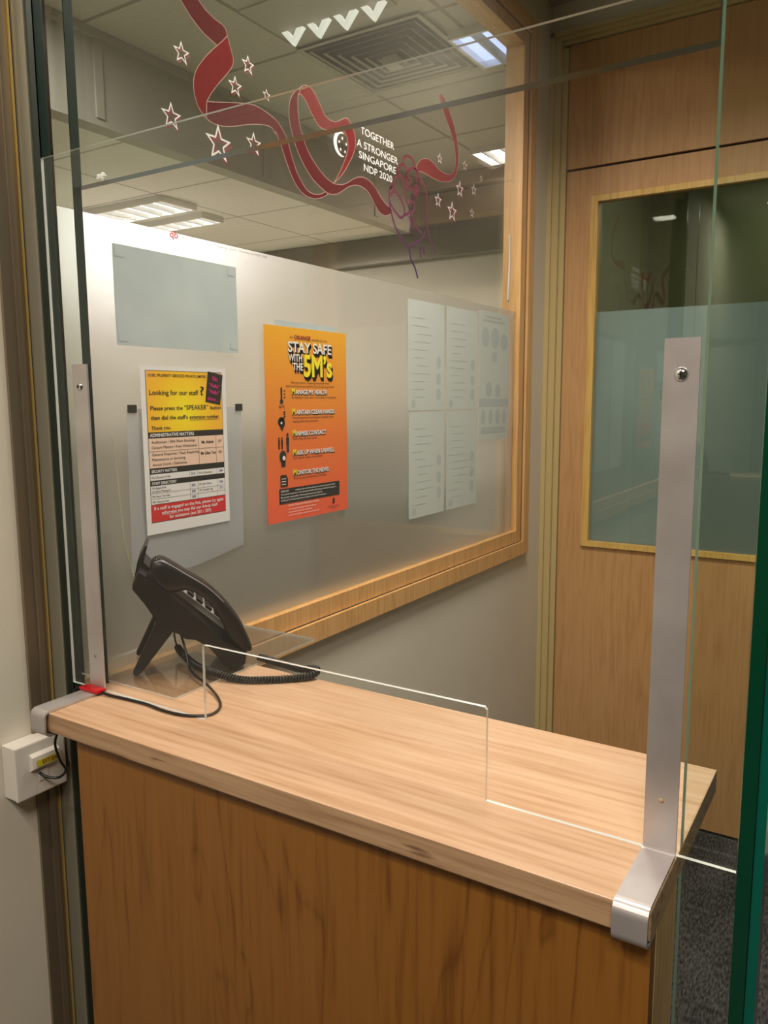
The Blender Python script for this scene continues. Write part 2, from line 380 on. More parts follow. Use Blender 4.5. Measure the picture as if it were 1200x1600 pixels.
RIB_C = [(1.1404,2.1194),(1.164,2.1253),(1.1882,2.1319),(1.213,2.1387),(1.2385,2.1451),(1.2559,2.1491),(1.2735,2.1517),(1.2913,2.1513),(1.3049,2.1495),(1.3232,2.1462),(1.3371,2.1429),(1.3488,2.1374),(1.3582,2.1297),(1.3606,2.1287),(1.3723,2.1152),(1.3811,2.1007),(1.3868,2.0853),(1.3945,2.0721),(1.4017,2.0586),(1.4128,2.0459),(1.4267,2.0335),(1.437,2.0268),(1.4495,2.0228),(1.4643,2.0223),(1.4801,2.0252),(1.4941,2.0293),(1.5083,2.037),(1.5153,2.0324),(1.5024,2.025),(1.4868,2.0186),(1.4695,2.0131),(1.4525,2.0117),(1.4346,2.0127),(1.4196,2.0166),(1.4038,2.0259),(1.3915,2.0373),(1.3806,2.0511),(1.3706,2.0664),(1.3619,2.0811),(1.3534,2.0955),(1.3448,2.108),(1.3363,2.1204),(1.3337,2.1144),(1.327,2.1227),(1.3186,2.1239),(1.3084,2.1234),(1.2901,2.1201),(1.272,2.1158),(1.2476,2.108),(1.2238,2.0995),(1.2047,2.093),(1.1861,2.0882),(1.1692,2.0855),(1.1542,2.0853),(1.1446,2.0872),(1.1381,2.0888)]
RIB_D = [(1.433,2.2387),(1.4186,2.2287),(1.4069,2.2195),(1.3979,2.2119),(1.3908,2.2035),(1.3848,2.1925),(1.382,2.1806),(1.3814,2.1657),(1.3828,2.1513),(1.3861,2.1393),(1.3913,2.1276),(1.3978,2.1143),(1.4062,2.1014),(1.4161,2.0886),(1.428,2.0762),(1.4434,2.0635),(1.4604,2.0525),(1.4772,2.0456),(1.4944,2.0401),(1.5083,2.0362),(1.5225,2.0347),(1.5369,2.0365),(1.5517,2.0408),(1.5704,2.0504),(1.5856,2.0594),(1.5987,2.0668),(1.6127,2.0727),(1.6284,2.0769),(1.6443,2.0787),(1.6603,2.0778),(1.6765,2.0743),(1.6897,2.0675),(1.7012,2.0576),(1.7112,2.0482),(1.7222,2.0397),(1.7324,2.0345),(1.7437,2.0313),(1.7568,2.031),(1.7701,2.0344),(1.7827,2.039),(1.7927,2.045),(1.7928,2.0523),(1.781,2.0546),(1.7703,2.058),(1.7589,2.0616),(1.7484,2.0671),(1.7371,2.0728),(1.7269,2.0805),(1.7151,2.089),(1.7017,2.0949),(1.6851,2.1),(1.6688,2.102),(1.6526,2.1005),(1.6366,2.0965),(1.6208,2.09),(1.6052,2.0811),(1.5897,2.0724),(1.5745,2.0662),(1.5558,2.0626),(1.5375,2.0606),(1.5196,2.0644),(1.5021,2.0697),(1.4864,2.0777),(1.4715,2.0864),(1.4576,2.096),(1.4453,2.1073),(1.4346,2.1199),(1.4265,2.1331),(1.4192,2.1482),(1.4146,2.1639),(1.4119,2.1781),(1.4111,2.1929),(1.4115,2.2041),(1.4143,2.2143),(1.423,2.2263)]
RIB_E = [(1.433,2.2387),(1.4448,2.2416),(1.4559,2.2421),(1.4651,2.2392),(1.4723,2.2337),(1.4809,2.2267),(1.4888,2.2194),(1.4975,2.2103),(1.5069,2.2013),(1.5159,2.1968),(1.5264,2.195),(1.5371,2.1948),(1.5479,2.1962),(1.5589,2.2008),(1.5701,2.2071),(1.5828,2.2139),(1.5964,2.2177),(1.6069,2.2141),(1.6152,2.2053),(1.622,2.198),(1.6265,2.1897),(1.6286,2.1777),(1.6284,2.1652),(1.6243,2.1537),(1.6179,2.1417),(1.6091,2.1292),(1.5982,2.1162),(1.5873,2.1029),(1.575,2.0902),(1.5576,2.0752),(1.5375,2.0606),(1.5525,2.0769),(1.5639,2.0918),(1.5746,2.1065),(1.5831,2.1209),(1.5917,2.1353),(1.5973,2.1491),(1.5983,2.1617),(1.5955,2.1733),(1.5896,2.1812),(1.5807,2.1857),(1.5696,2.1864),(1.5549,2.1841),(1.5389,2.1785),(1.5259,2.1739),(1.5068,2.1687),(1.4909,2.1687),(1.4814,2.1728),(1.4741,2.1785),(1.4636,2.1864),(1.4545,2.1941),(1.4462,2.2024),(1.4386,2.2103),(1.4304,2.2154),(1.4227,2.218),(1.4143,2.2143),(1.423,2.2263)]
RIB_F = [(1.9165,2.1863),(1.9255,2.197),(1.9365,2.2062),(1.9486,2.2129),(1.9619,2.2176),(1.9805,2.2206),(1.9984,2.22),(2.0176,2.2148),(2.036,2.2083),(2.058,2.2054),(2.0804,2.205),(2.0985,2.2065),(2.1168,2.2127),(2.1306,2.222),(2.1397,2.2359),(2.1442,2.2523),(2.1427,2.2673),(2.1365,2.2887),(2.1281,2.3069),(2.1105,2.3274),(2.0955,2.3409),(2.0796,2.3563),(2.065,2.3694),(2.0528,2.3829),(2.0439,2.3948),(2.0417,2.4038),(2.0459,2.41),(2.059,2.4101),(2.0723,2.4058),(2.0869,2.3939),(2.1006,2.3796),(2.1168,2.3642),(2.1321,2.3474),(2.144,2.3288),(2.1538,2.3084),(2.1601,2.2885),(2.1617,2.2683),(2.1596,2.2493),(2.1528,2.2286),(2.1436,2.2136),(2.1286,2.2),(2.1113,2.1916),(2.0919,2.1853),(2.0694,2.1804),(2.0473,2.1771),(2.0201,2.1765),(1.9934,2.177),(1.9724,2.1781),(1.9518,2.1792),(1.9366,2.1786),(1.9235,2.1747)]
FIST = [[(1.7837,2.0492),(1.7776,2.0775),(1.7814,2.1008),(1.7977,2.1156),(1.8069,2.1313),(1.8207,2.1403),(1.8328,2.1439),(1.844,2.1372),(1.8533,2.1114),(1.8628,2.0901),(1.8782,2.0743),(1.8773,2.0609),(1.8532,2.0498)],[(1.7839,2.0833),(1.7976,2.0975),(1.8159,2.0967),(1.8391,2.083),(1.8532,2.0648),(1.8484,2.0475),(1.8342,2.0402),(1.8156,2.0461),(1.7928,2.0578),(1.7811,2.0691)],[(1.7814,2.1008),(1.7958,2.1084),(1.8067,2.1039)],[(1.8207,2.1435),(1.8254,2.1605),(1.8394,2.1729),(1.8554,2.1753),(1.8668,2.1678),(1.863,2.1553),(1.8534,2.1346)],[(1.8488,2.1751),(1.8488,2.1889),(1.863,2.1993),(1.887,2.2005),(1.9017,2.1923),(1.9066,2.1793)],[(1.8582,2.145),(1.8774,2.1679),(1.8968,2.177),(1.9135,2.1748),(1.9185,2.1631)],[(1.8677,2.1354),(1.8629,2.1437),(1.8754,2.1511),(1.887,2.1443),(1.8773,2.1305),(1.8658,2.1318)],[(1.8581,2.1241),(1.8773,2.1211),(1.9017,2.1239),(1.9296,2.1346)],[(1.9185,2.1631),(1.9186,2.1394),(1.8968,2.1253)],[(1.9067,2.1226),(1.9017,2.1026),(1.9266,2.1163)],[(1.8968,2.0992),(1.9296,2.1298)],[(1.8821,2.0585),(1.9018,2.0741),(1.9018,2.0907),(1.887,2.0902),(1.8773,2.0788),(1.8802,2.0676)],[(1.9066,2.1793),(1.9265,2.1744),(1.9366,2.16),(1.9622,2.144),(1.9706,2.1214),(1.9709,2.0824),(1.9731,2.0485),(1.9891,2.0166),(2.0053,1.9967),(2.0218,1.9765)],[(1.781,2.0555),(1.7926,2.0349),(1.8062,2.0144),(1.8294,1.9951),(1.853,1.9801),(1.8772,1.9648),(1.887,1.9422),(1.9069,1.9256),(1.9241,1.8984)],[(1.8772,2.0528),(1.887,2.0332),(1.8772,2.0054)],[(1.8919,2.0603),(1.9018,2.0407),(1.9218,2.0273),(1.9473,2.0205)],[(1.8801,1.9739),(1.9068,1.9862),(1.9422,2.004),(1.9576,2.0163),(1.9628,2.028)],[(1.93,1.9825),(1.9372,1.9689),(1.9444,1.9553)],[(1.9402,1.9866),(1.9526,1.9786),(1.9599,1.9674)]]
STARS = [(1.0811,2.1828,0.0205),(1.2571,2.2206,0.019),(1.2186,2.1699,0.0199),(1.3107,2.1814,0.0123),(1.0508,2.0681,0.0249),(1.1678,2.0519,0.0359),(1.2679,2.0774,0.0232),(2.0468,2.2371,0.0152),(2.2029,2.255,0.0161),(2.3159,2.244,0.0112),(2.171,2.1815,0.0249),(2.2645,2.1994,0.0184),(2.0378,2.1243,0.0205),(2.1234,2.1096,0.03),(2.253,2.1304,0.0148)]
CRES = [(1.5652,2.1541),(1.5658,2.1805),(1.5683,2.1276),(1.558,2.1575),(1.5707,2.1681),(1.5862,2.1586),(1.5635,2.1418),(1.5813,2.141)]
SLOG = [[(1.6505,2.2182),(1.8028,2.2071),(1.6502,2.2001)],[(1.6342,2.1867),(1.8209,2.179),(1.6339,2.1687)],[(1.6433,2.1626),(1.8116,2.1519),(1.643,2.1436)],[(1.6637,2.138),(1.7932,2.1269),(1.6634,2.1187)]]

# ---------------------------------------------------------------- the setting
XW = -1.105                       # plane of the window glass (front)
bm = BM(); box(bm, -6.2, 2.2, -2.8, 6.2, -.06, 0); obj('floor', bm, 'carpet', kind='structure')
bm = BM(); box(bm, -1.25, 2.2, -2.8, 4.6, 2.95, 3.03); obj('ceiling', bm, 'ceil', kind='structure')
bm = BM(); box(bm, -6.1, -1.26, -.2, 4.4, 0, .004); obj('floor_office', bm, wallpaint('office_vinyl_floor', srgb(176, 180, 156)), kind='structure')
# wall with the window: near part carries the phone socket
bm = BM()
box(bm, -1.160, -1.115, -2.7, .762, 0, 2.95)
box(bm, -1.160, -1.102, .762, 2.881, 0, 1.03)
box(bm, -1.160, -1.102, .762, 2.881, 2.80, 2.95)
box(bm, -1.160, -1.102, 2.68, 2.881, 1.03, 2.80)
obj('wall_left', bm, 'wall2', kind='structure')
bm = BM()                          # wall over and beside the door
box(bm, -1.25, 2.2, 2.881, 2.99, 2.853, 2.95); box(bm, -1.25, -1.111, 2.881, 2.99, 0, 2.853); box(bm, .02, 2.2, 2.881, 2.99, 0, 2.853)
obj('wall_back', bm, 'wall2', kind='structure')
bm = BM(); box(bm, 2.1, 2.2, -2.8, 2.99, 0, 2.95); obj('wall_right', bm, 'wall_dim', kind='structure')
bm = BM(); box(bm, -1.25, 2.2, -2.8, -2.7, 0, 2.95); obj('wall_front', bm, 'wall_dim', kind='structure')
# room behind the door
bm = BM(); box(bm, -1.25, 1.2, 4.5, 4.6, 0, 2.95); box(bm, 1.1, 1.2, 2.99, 4.5, 0, 2.95); box(bm, -1.25, -1.15, 2.99, 4.5, 0, 2.95)
obj('wall_behind_door', bm, wallpaint('olive_green_wall', srgb(98, 100, 66)), kind='structure')
# office behind the window
bm = BM()
box(bm, -6.1, -1.25, 4.4, 4.5, 0, 2.95); obj('wall_office_far', bm, wallpaint('office_wall', srgb(186, 176, 158)), kind='structure')
bm = BM(); box(bm, -6.2, -6.1, -.3, 4.5, 0, 2.95); obj('wall_office_left', bm, 'wall', kind='structure')
bm = BM(); box(bm, -6.1, -1.25, -.3, -.2, 0, 2.95); obj('wall_office_near', bm, 'wall', kind='structure')
bm = BM(); box(bm, -2.52, -1.25, -.3, 4.4, 2.9, 2.96); obj('ceiling_office', bm, 'tiles', kind='structure')
bm = BM(); box(bm, -6.1, -2.6, -.3, 4.4, 2.58, 2.64); obj('ceiling_office_low', bm, 'tiles_low', kind='structure')
bm = BM(); box(bm, -2.6, -2.52, -.3, 4.4, 2.575, 2.96)
for y in (1.10, 2.03, 2.96, 3.9): box(bm, -2.52, -2.512, y, y+.035, 2.60, 2.88)
box(bm, -2.52, -2.500, -.3, 4.4, 2.872, 2.898)
obj('trim_bulkhead', bm, 'bulk', kind='structure')
bm = BM(); box(bm, -6.1, -1.3, 4.30, 4.399, 2.42, 2.575); box(bm, -2.51, -1.3, 4.30, 4.399, 2.576, 2.80); o = obj('trim_soffit', bm, 'soffit', kind='structure')
# partition glass: three butt-jointed panels
def panel(name, x0, x1, z0, z1, label, edge='glass_edge'):
    bm = BM(); box(bm, x0, x1, .765, .780, z0, z1)
    for f in bm.faces:
        f.material_index = 0 if abs(f.normal.y) > .5 else 1
    bm.normal_update()
    for f in bm.faces: f.material_index = 0 if abs(f.calc_center_median().y-.7725) > .005 else 1
    return tag(obj(name, bm, ['glass', edge]), label, 'glass panel')
panel('glass_panel', -1.074, -1.0085, 0, 2.94, 'narrow clear glass strip between the wall channel and the left aluminium bracket')
panel('glass_panel', -1.007, -.1430, 1.8735, 2.94, 'wide overhead glass pane with dark lower edge above the counter opening')
panel('glass_panel', -.1415, -.0875, 0, 2.94, 'tall narrow green tinted glass pane right of the counter', 'lit_edge')
g = thing('glass_door', 'thick dark green glass door edge standing at the far right', 'glass door', (-.0865, .74, 0))
bm = BM(); box(bm, 0, .0125, 0, .035, .02, 2.9); obj('door_edge', bm, 'fin', g)
bm = BM(); box(bm, .0130, .0215, .002, .033, .02, 2.9); obj('door_seal', bm, 'fin2', g)
# channel on the wall that holds the glass
ch = thing('wall_channel', 'tall bronze and grey metal channel on the wall holding the glass edge', 'metal channel', (-1.115, .74, 0))
bm = BM(); box(bm, .0002, .006, -.030, .022, 0, 2.94, .001); box(bm, .006, .011, -.012, -.002, 0, 2.94, .001); obj('bronze_plate', bm, 'bronze', ch)
bm = BM(); box(bm, .0062, .0100, .0055, .0080, 0, 2.94); obj('gold_strip', bm, 'gold', ch)
bm = BM(); box(bm, .0062, .038, .0105, .0215, 0, 2.94, .0008); obj('grey_channel', bm, 'alu', ch)
bm = BM(); box(bm, .038, .0425, .013, .0215, 0, 2.94); obj('gasket', bm, 'gasket', ch)

# window 1
wn = bpy.data.objects.new('window_1', None); C.objects.link(wn); wn['kind'] = 'structure'
def mitre(bm, y0, y1, z0, z1, w, x0, x1, bev=.0):
    """four mitred boards round an opening; (y0..y1, z0..z1) is the outside"""
    O = [(y0, z0), (y1, z0), (y1, z1), (y0, z1)]; I = [(y0+w, z0+w), (y1-w, z0+w), (y1-w, z1-w), (y0+w, z1-w)]
    for i in range(4):
        j = (i+1) % 4; prism(bm, [O[i], O[j], I[j], I[i]], lambda u, v, d: (d, u, v), x0, x1)
bm = BM(); mitre(bm, .70, 2.70, 1.016, 2.822, .046, -1.158, -1.081); mitre(bm, .748, 2.652, 1.064, 2.774, .042, -1.158, -1.092)
for f in bm.verts[:]: f.co.y = max(f.co.y, .79) if f.co.y < .80 else f.co.y
obj('window_frame', bm, 'frame', wn)
bm = BM(); box(bm, -1.12, -1.0905, .79, 2.6535, 1.0615, 1.0640); box(bm, -1.12, -1.0905, 2.6515, 2.6540, 1.0640, 2.774); box(bm, -1.12, -1.0905, .79, 2.6535, 2.7735, 2.776); obj('groove', bm, 'dark', wn)
bm = BM(); box(bm, XW-.0066, XW-.0006, .766, 2.63, 1.08, 2.76)
obj('window_glass', bm, 'wglass', wn)
bm = BM(); box(bm, XW-.0078, XW-.0068, .766, 2.612, 1.085, 1.872); obj('frosted_film', bm, 'film', wn)

# door 1: jamb, transom panel, leaf with a vision panel
dr = bpy.data.objects.new('door_1', None); C.objects.link(dr); dr['kind'] = 'structure'
D = 2.881
bm = BM()
for a, b, t in ((-1.111, -1.085, .0), (-1.085, -1.062, .012), (-1.062, -1.043, .030)):
    k = b+1.111
    box(bm, a, b, D-.018+t, 2.985, 0, 2.853-(a+1.111)); box(bm, a, .02, D-.018+t, 2.985, 2.853-k*.55, 2.853-(a+1.111)*.55)
obj('door_jamb', bm, 'jamb', dr)
bm = BM(); box(bm, -1.041, .02, D+.020, 2.96, 2.394, 2.812); obj('transom_panel', bm, 'door', dr)
bm = BM(); box(bm, -1.041, .02, D+.035, 2.95, 2.385, 2.394); obj('transom_gap', bm, 'dark', dr)
bm = BM(); vx0, vx1, vz0, vz1 = -.930, -.13, 1.034, 2.276
lx0, lx1 = -1.040, -.02
box(bm, lx0, vx0, D+.020, 2.96, .012, 2.385); box(bm, vx1, lx1, D+.020, 2.96, .012, 2.385); box(bm, vx0, vx1, D+.020, 2.96, .012, vz0); box(bm, vx0, vx1, D+.020, 2.96, vz1, 2.385)
obj('door_leaf', bm, 'door', dr)
bm = BM()
O_ = [(vx0-.016, vz0-.012), (vx1+.016, vz0-.012), (vx1+.016, vz1+.012), (vx0-.016, vz1+.012)]; I_ = [(vx0+.010, vz0+.008), (vx1-.01, vz0+.008), (vx1-.01, vz1-.008), (vx0+.010, vz1-.008)]
for i in range(4):
    j = (i+1) % 4; prism(bm, [O_[i], O_[j], I_[j], I_[i]], fy(0), D+.008, D+.03)
obj('vision_bead', bm, 'bead', dr)
bm = BM(); box(bm, vx0, vx1, D+.034, D+.040, vz0, vz1); obj('door_glass', bm, glass('door_vision_glass', (.86, .90, .84), .06), dr)
bm = BM(); box(bm, vx0, vx1, D+.041, D+.042, vz0, 1.886); obj('frosted_film', bm, 'dfilm', dr)
bm = BM(); box(bm, .02, .3, D-.012, D+.0, 0, .09); obj('baseboard_back', bm, 'wall', kind='structure')

# ---------------------------------------------------------------- office ceiling things
def louvre_light(label, x0, x1, y0, y1, z, nx, mat_, tilt=1, sides='housing'):
    t = thing('ceiling_light', label, 'ceiling light', ((x0+x1)/2, (y0+y1)/2, z))
    w_, d_ = (x1-x0)/2, (y1-y0)/2
    bm = BM(); box(bm, -w_, w_, -d_, d_, -.004, -.001); obj('lamp', bm, mat_, t)
    bm = BM()
    for a in (-w_-.012, w_): box(bm, a, a+.012, -d_-.012, d_+.012, -.03, 0)
    for a in (-d_-.012, d_): box(bm, -w_, w_, a, a+.012, -.03, 0)
    obj('housing', bm, 'louvre', t)
    bm = BM()
    n = nx
    for i in range(n):                  # V section blades across the lamp
        cx = -w_+(i+.5)*2*w_/n; h = .028; q = w_/n*.26
        prism(bm, [(cx-.004, -h), (cx+.004, -h), (cx+q, -.005), (cx-q, -.005)], lambda u, v, d: (u, d, v), -d_, d_)
    obj('louvre_blades', bm, 'louvre', t)
    return t
louvre_light('long bright white louvred ceiling light above the blank blue sheet', -4.00, -3.11, 2.87, 3.09, 2.58, 9, 'tube')
louvre_light('second louvred light strip just behind the long bright one', -3.95, -3.20, 3.24, 3.38, 2.58, 8, 'tube')
t = thing('ceiling_light', 'ceiling light with a row of bright V shaped reflectors beside the air diffuser', 'ceiling light', (-1.74, 2.37, 2.9))
bm = BM(); box(bm, -.24, .24, -.16, .10, -.006, 0); obj('housing', bm, 'grille', t)
for k in range(4):
    bm = BM(); cx = -.165+k*.115
    for s_ in (-1, 1): prism(bm, [(cx+s_*.048, -.008), (cx+s_*.020, -.008), (cx, -.036), (cx, -.060)], lambda u, v, d: (u, d, v), .040, .060)
    obj('reflector', bm, 'vlit', t)
louvre_light('square louvred ceiling light with bluish glow beside the window frame', -1.44, -1.14, 2.76, 3.04, 2.9, 2, 'tube_blue')
louvre_light('small warm ceiling light glowing low beside the window frame', -1.97, -1.76, 4.02, 4.26, 2.9, 2, 'tube')
t = thing('air_diffuser', 'square four way ceiling air diffuser with dark nested slots', 'air vent', (-1.73, 2.82, 2.9))
bm = BM(); box(bm, -.26, .26, -.26, .26, -.003, 0); obj('backing', bm, 'dark', t)
bm = BM()
for k in range(7):
    r1 = .272-k*.038; r0 = r1-(.024 if k == 0 else .008)
    dz = -.008-k*.001
    for a in range(4):
        c_, s_ = math.cos(a*PI/2), math.sin(a*PI/2)
        q = [(-r1, r1), (r1, r1), (r0, r0), (-r0, r0)]
        lo = [bm.verts.new((u*c_-v*s_, u*s_+v*c_, dz-(.004 if i < 2 else 0))) for i, (u, v) in enumerate(q)]
        hi = [bm.verts.new((u*c_-v*s_, u*s_+v*c_, dz+.002-(.004 if i < 2 else 0))) for i, (u, v) in enumerate(q)]
        bm.faces.new(lo); bm.faces.new(list(reversed(hi)))
        for i in range(4): bm.faces.new((lo[i], hi[i], hi[(i+1) % 4], lo[(i+1) % 4]))
obj('blades', bm, 'grille', t)
bm = BM(); box(bm, -.03, .03, -.03, .03, -.036, -.004); obj('centre_plate', bm, 'grille', t)
t = thing('added_bright_partition', 'tall white partition added to brighten the upper frosted window film', 'partition', (-3.4, 1.9, 0))  # added board; its white shows through as the bright upper film
bm = BM(); box(bm, -.02, .02, -1.9, 1.3, .004, 2.1); obj('board', bm, mat('added_partition_white', srgb(212, 202, 190), .6), t)
bm = BM(); box(bm, -.024, .024, -1.9, 1.3, 2.1, 2.12); obj('top_rail', bm, 'louvre', t)
# desk dim behind the frosted film; the cabinet is added to darken it below
t = thing('office_desk', 'grey green desk seen dimly through the frosted window', 'desk', (-2.65, 1.9, 0))
bm = BM(); box(bm, -.45, .45, -.9, .9, .70, .735, .004); obj('desk_top', bm, mat('desk_grey', srgb(104, 116, 84), .5), t)
bm = BM(); box(bm, .42, .44, -.88, .88, .1, .70); obj('modesty_panel', bm, mat('desk_panel', srgb(96, 102, 84), .5), t)
for sx in (-.42, .38):
    for sy in (-.86, .82):
        bm = BM(); box(bm, sx, sx+.04, sy, sy+.04, 0, .70); obj('leg', bm, 'black2', t)
t = thing('added_dark_cabinet', 'low grey green cabinet added to darken the lower frosted window', 'cabinet', (-1.62, 1.75, 0))  # added behind the film so that its lower part looks darker
gm = mat('added_cabinet_green_grey', srgb(66, 84, 52), .6)
bm = BM(); box(bm, -.14, .14, -.92, .92, .0, 1.50, .004); obj('body', bm, gm, t)
for i in range(4):
    bm = BM(); box(bm, .141, .155, -.915+i*.46, -.463+i*.46, .05, 1.48, .002); dd = obj('door', bm, gm, t)
    bm = BM(); box(bm, .156, .17, -.50+i*.46, -.49+i*.46, .7, .82); obj('handle', bm, 'chrome', dd)

# ---------------------------------------------------------------- counter
ct = thing('service_counter', 'wooden service counter with pale maple top and orange brown front panel', 'counter', (-.575, .80, 0))
def W(bm): bmesh.ops.translate(bm, verts=bm.verts[:], vec=(.575, -.80, 0)); return bm
bm = BM(); box(bm, -1.008, -.141, .6515, .964, 1.1038, 1.132, .0015)
bm.normal_update()
for f in bm.faces: f.material_index = 0 if f.normal.z > .6 else 1
obj('worktop', W(bm), ['counter', 'edge'], ct)
bm = BM(); box(bm, -.935, -.143, .664, .682, 0, 1.1036); obj('front_panel', W(bm), 'panel', ct)
bm = BM(); box(bm, -.935, -.1425, .6822, .764, 0, 1.1036); obj('carcass', W(bm), 'panel_side', ct)

# ---------------------------------------------------------------- acrylic screen and brackets
bm = BM()
prism(bm, [(-1.056, 1.1325), (-.770, 1.1325), (-.770, 1.2372), (-.767, 1.2402), (-.347, 1.2402), (-.344, 1.2372), (-.344, 1.1325), (-.0885, 1.1325), (-.0885, 1.918), (-1.056, 1.918)], fy(0), .7500, .7545, 0, 1)
tag(obj('acrylic_screen', bm, ['acrylic', 'acrylic_edge']), 'clear acrylic sneeze guard with a notch cut in its lower edge, bolted to two brackets', 'screen')
def bracket(x0, x1, label):
    t = thing('screen_bracket', label, 'bracket', ((x0+x1)/2, .70, 1.132), group='aluminium brackets holding the acrylic screen')
    h = (x1-x0)/2; th = .003
    # side profile in (y, z): upright, foot, curl over the front edge, hook underneath
    def prof():
        yf = .6505-.70; ys = .7495-.70; out = []; R_ = .009
        o = [(ys, .492), (ys, .0005+th)]
        cen = [(ys-th/2, .492), (ys-th/2, th/2+.0008)]
        pts = [(ys-th/2, .492), (ys-th/2, .006), (ys-th/2-.0015, .0030), (ys-th/2-.005, th/2+.0006)]
        pts += [(yf+.005, th/2+.0006)]
        for i in range(1, 9):
            a = PI/2*i/8; pts.append((yf+.003-(R_)*math.sin(a), th/2+.0006-R_+R_*math.cos(a)))
        zb = -.0335
        pts.append((yf+.003-R_, zb+R_))
        for i in range(1, 9):
            a = PI/2*i/8; pts.append((yf+.003-R_*math.cos(a), zb+R_-R_*math.sin(a)))
        pts.append((yf+.026, zb)); return pts
    P = prof(); n = len(P); L_, R2 = [], []
    for i, p in enumerate(P):
        a = P[max(i-1, 0)]; b = P[min(i+1, n-1)]; tx, ty = b[0]-a[0], b[1]-a[1]; l = math.hypot(tx, ty)
        L_.append((p[0]-ty/l*th/2, p[1]+tx/l*th/2)); R2.append((p[0]+ty/l*th/2, p[1]-tx/l*th/2))
    bm = BM()
    for i in range(n-1):
        v = [[bm.verts.new((s, q[0], q[1])) for q in (L_[i], L_[i+1], R2[i+1], R2[i])] for s in (-h, h)]
        bm.faces.new((v[0][0], v[0][1], v[1][1], v[1][0])); bm.faces.new((v[0][3], v[1][3], v[1][2], v[0][2]))
        bm.faces.new(v[0]); bm.faces.new(list(reversed(v[1])))
        if i == 0: bm.faces.new((v[0][0], v[1][0], v[1][3], v[0][3]))
        if i == n-2: bm.faces.new((v[0][1], v[0][2], v[1][2], v[1][1]))
    bmesh.ops.remove_doubles(bm, verts=bm.verts[:], dist=.00001)
    o = obj('strip', bm, 'steel', t)
    y = .7495-.70-th
    bm = BM(); lathe(bm, [(.0001, -.0034), (.0030, -.0031), (.0052, -.0020), (.0064, -.0003), (.0064, 0)], (0, y, .460), 24, 'Y')
    sc = obj('screw', bm, 'chrome', t)
    bm = BM(); box(bm, -.0022, .0022, y-.0040, y-.0033, .4594, .4606); box(bm, -.0006, .0006, y-.0040, y-.0033, .4578, .4622); obj('screw_slot', bm, 'dark', sc)
    bm = BM(); lathe(bm, [(.0001, 0), (.0034, 0), (.0034, .002)], (0, .0560, .460), 16, 'Y'); obj('nut', bm, 'chrome', t)
    bm = BM(); lathe(bm, [(.0001, -.0003), (.0026, -.0003), (.0026, 0)], (0, y, .055), 16, 'Y'); h_ = obj('hole', bm, 'counter' if x0 > -.5 else 'chrome', t)
    return t
bracket(-1.0085, -.9765, 'left aluminium bracket beside the wall socket, with red tape at its foot')
bracket(-.1730, -.1420, 'right aluminium bracket hooked over the near right end of the counter')

# clear sheet under the telephone
bm = BM(); prism(bm, [(-1.096, .781), (-.862, .781), (-.862, 1.122), (-.866, 1.126), (-1.096, 1.126)], fz(0), 1.1325, 1.1355, 0, 1)
tag(obj('acrylic_sheet', bm, ['sheet_acrylic', 'acrylic_edge']), 'clear glossy acrylic sheet lying on the counter under the telephone', 'acrylic sheet')

# ---------------------------------------------------------------- wall socket
t = thing('phone_socket', 'white square telephone wall box with a yellow extension label', 'wall socket', (-1.115, .7015, 1.006))
bm = BM(); box(bm, .0005, .029, -.0425, .0425, -.0425, .0425, .0015); obj('back_box', bm, 'white', t)
bm = BM(); box(bm, .0295, .0355, -.0435, .0435, -.0435, .0435, .0025); fp = obj('face_plate', bm, 'white', t)
bm = BM(); prism(bm, [(.0355, .026), (.043, .022), (.0445, .004), (.0355, -.002)], lambda u, v, d: (u, d, v), -.020, .028)
obj('jack_cover', bm, 'white', fp)
fnl = lambda u, v, d: (.0436+(.022-v)*.085+d, u, v)
bm = BM(); rect(bm, -.014, .026, .006, .016, fnl, .0003)
lb = flatobj('label_strip', bm, 'yellow', fp)
bm = BM(); text(bm, 'EXT:206', -.004, .0082, .0055, .026, fn=fnl, d=.0006, bold=.02); flatobj('lettering', bm, mat('brown_red_ink', srgb(130, 50, 20), .5), lb)
bm = BM(); box(bm, .0357, .0372, -.006, .010, -.022, -.004, .0004); obj('jack_door', bm, 'white', fp)

# ---------------------------------------------------------------- telephone
ph = thing('desk_telephone', 'black office desk telephone propped on its stand behind the acrylic screen', 'telephone', (-.9804, .8069, 1.1358), (0, 0, math.atan2(.72817, .68539)))
# local x runs down the sloping phone, local y points away from the camera
WD = .135
pf = lambda u, v, d: (u, d, v)
body = [(.004, .150), (.014, .170), (.0465, .1446), (.104, .0862), (.140, .0488), (.177, .0246), (.1742, .006), (.150, .0008), (.140, .010), (.1155, .0415), (.0964, .0540), (.0813, .0565), (.070, .066), (.0499, .0755), (.0338, .096), (.0202, .1195), (.0036, .1429)]
def bevel_sharp(bm, off, seg, lim=.7):
    bmesh.ops.remove_doubles(bm, verts=bm.verts[:], dist=.0002)
    bmesh.ops.bevel(bm, geom=[e for e in bm.edges if len(e.link_faces) == 2 and e.calc_face_angle(0) > lim], offset=off, segments=seg, affect='EDGES', clamp_overlap=True)
bm = BM(); prism(bm, body, pf, .0, WD, tri=False); bevel_sharp(bm, .0015, 2)
obj('base', bm, 'black', ph)
def slab(name, pts, y0, y1, m, par, bev=.0012, seg=2):
    bm = BM(); prism(bm, pts, pf, y0, y1, tri=False); bevel_sharp(bm, bev, seg)
    return obj(name, bm, m, par)
u_ = Vector((.177-.014, .0246-.170)); u_.normalize(); nrm = Vector((-u_.y, u_.x))
fa = lambda s, h: (.0145+u_.x*s+nrm.x*h, .1695+u_.y*s+nrm.y*h)
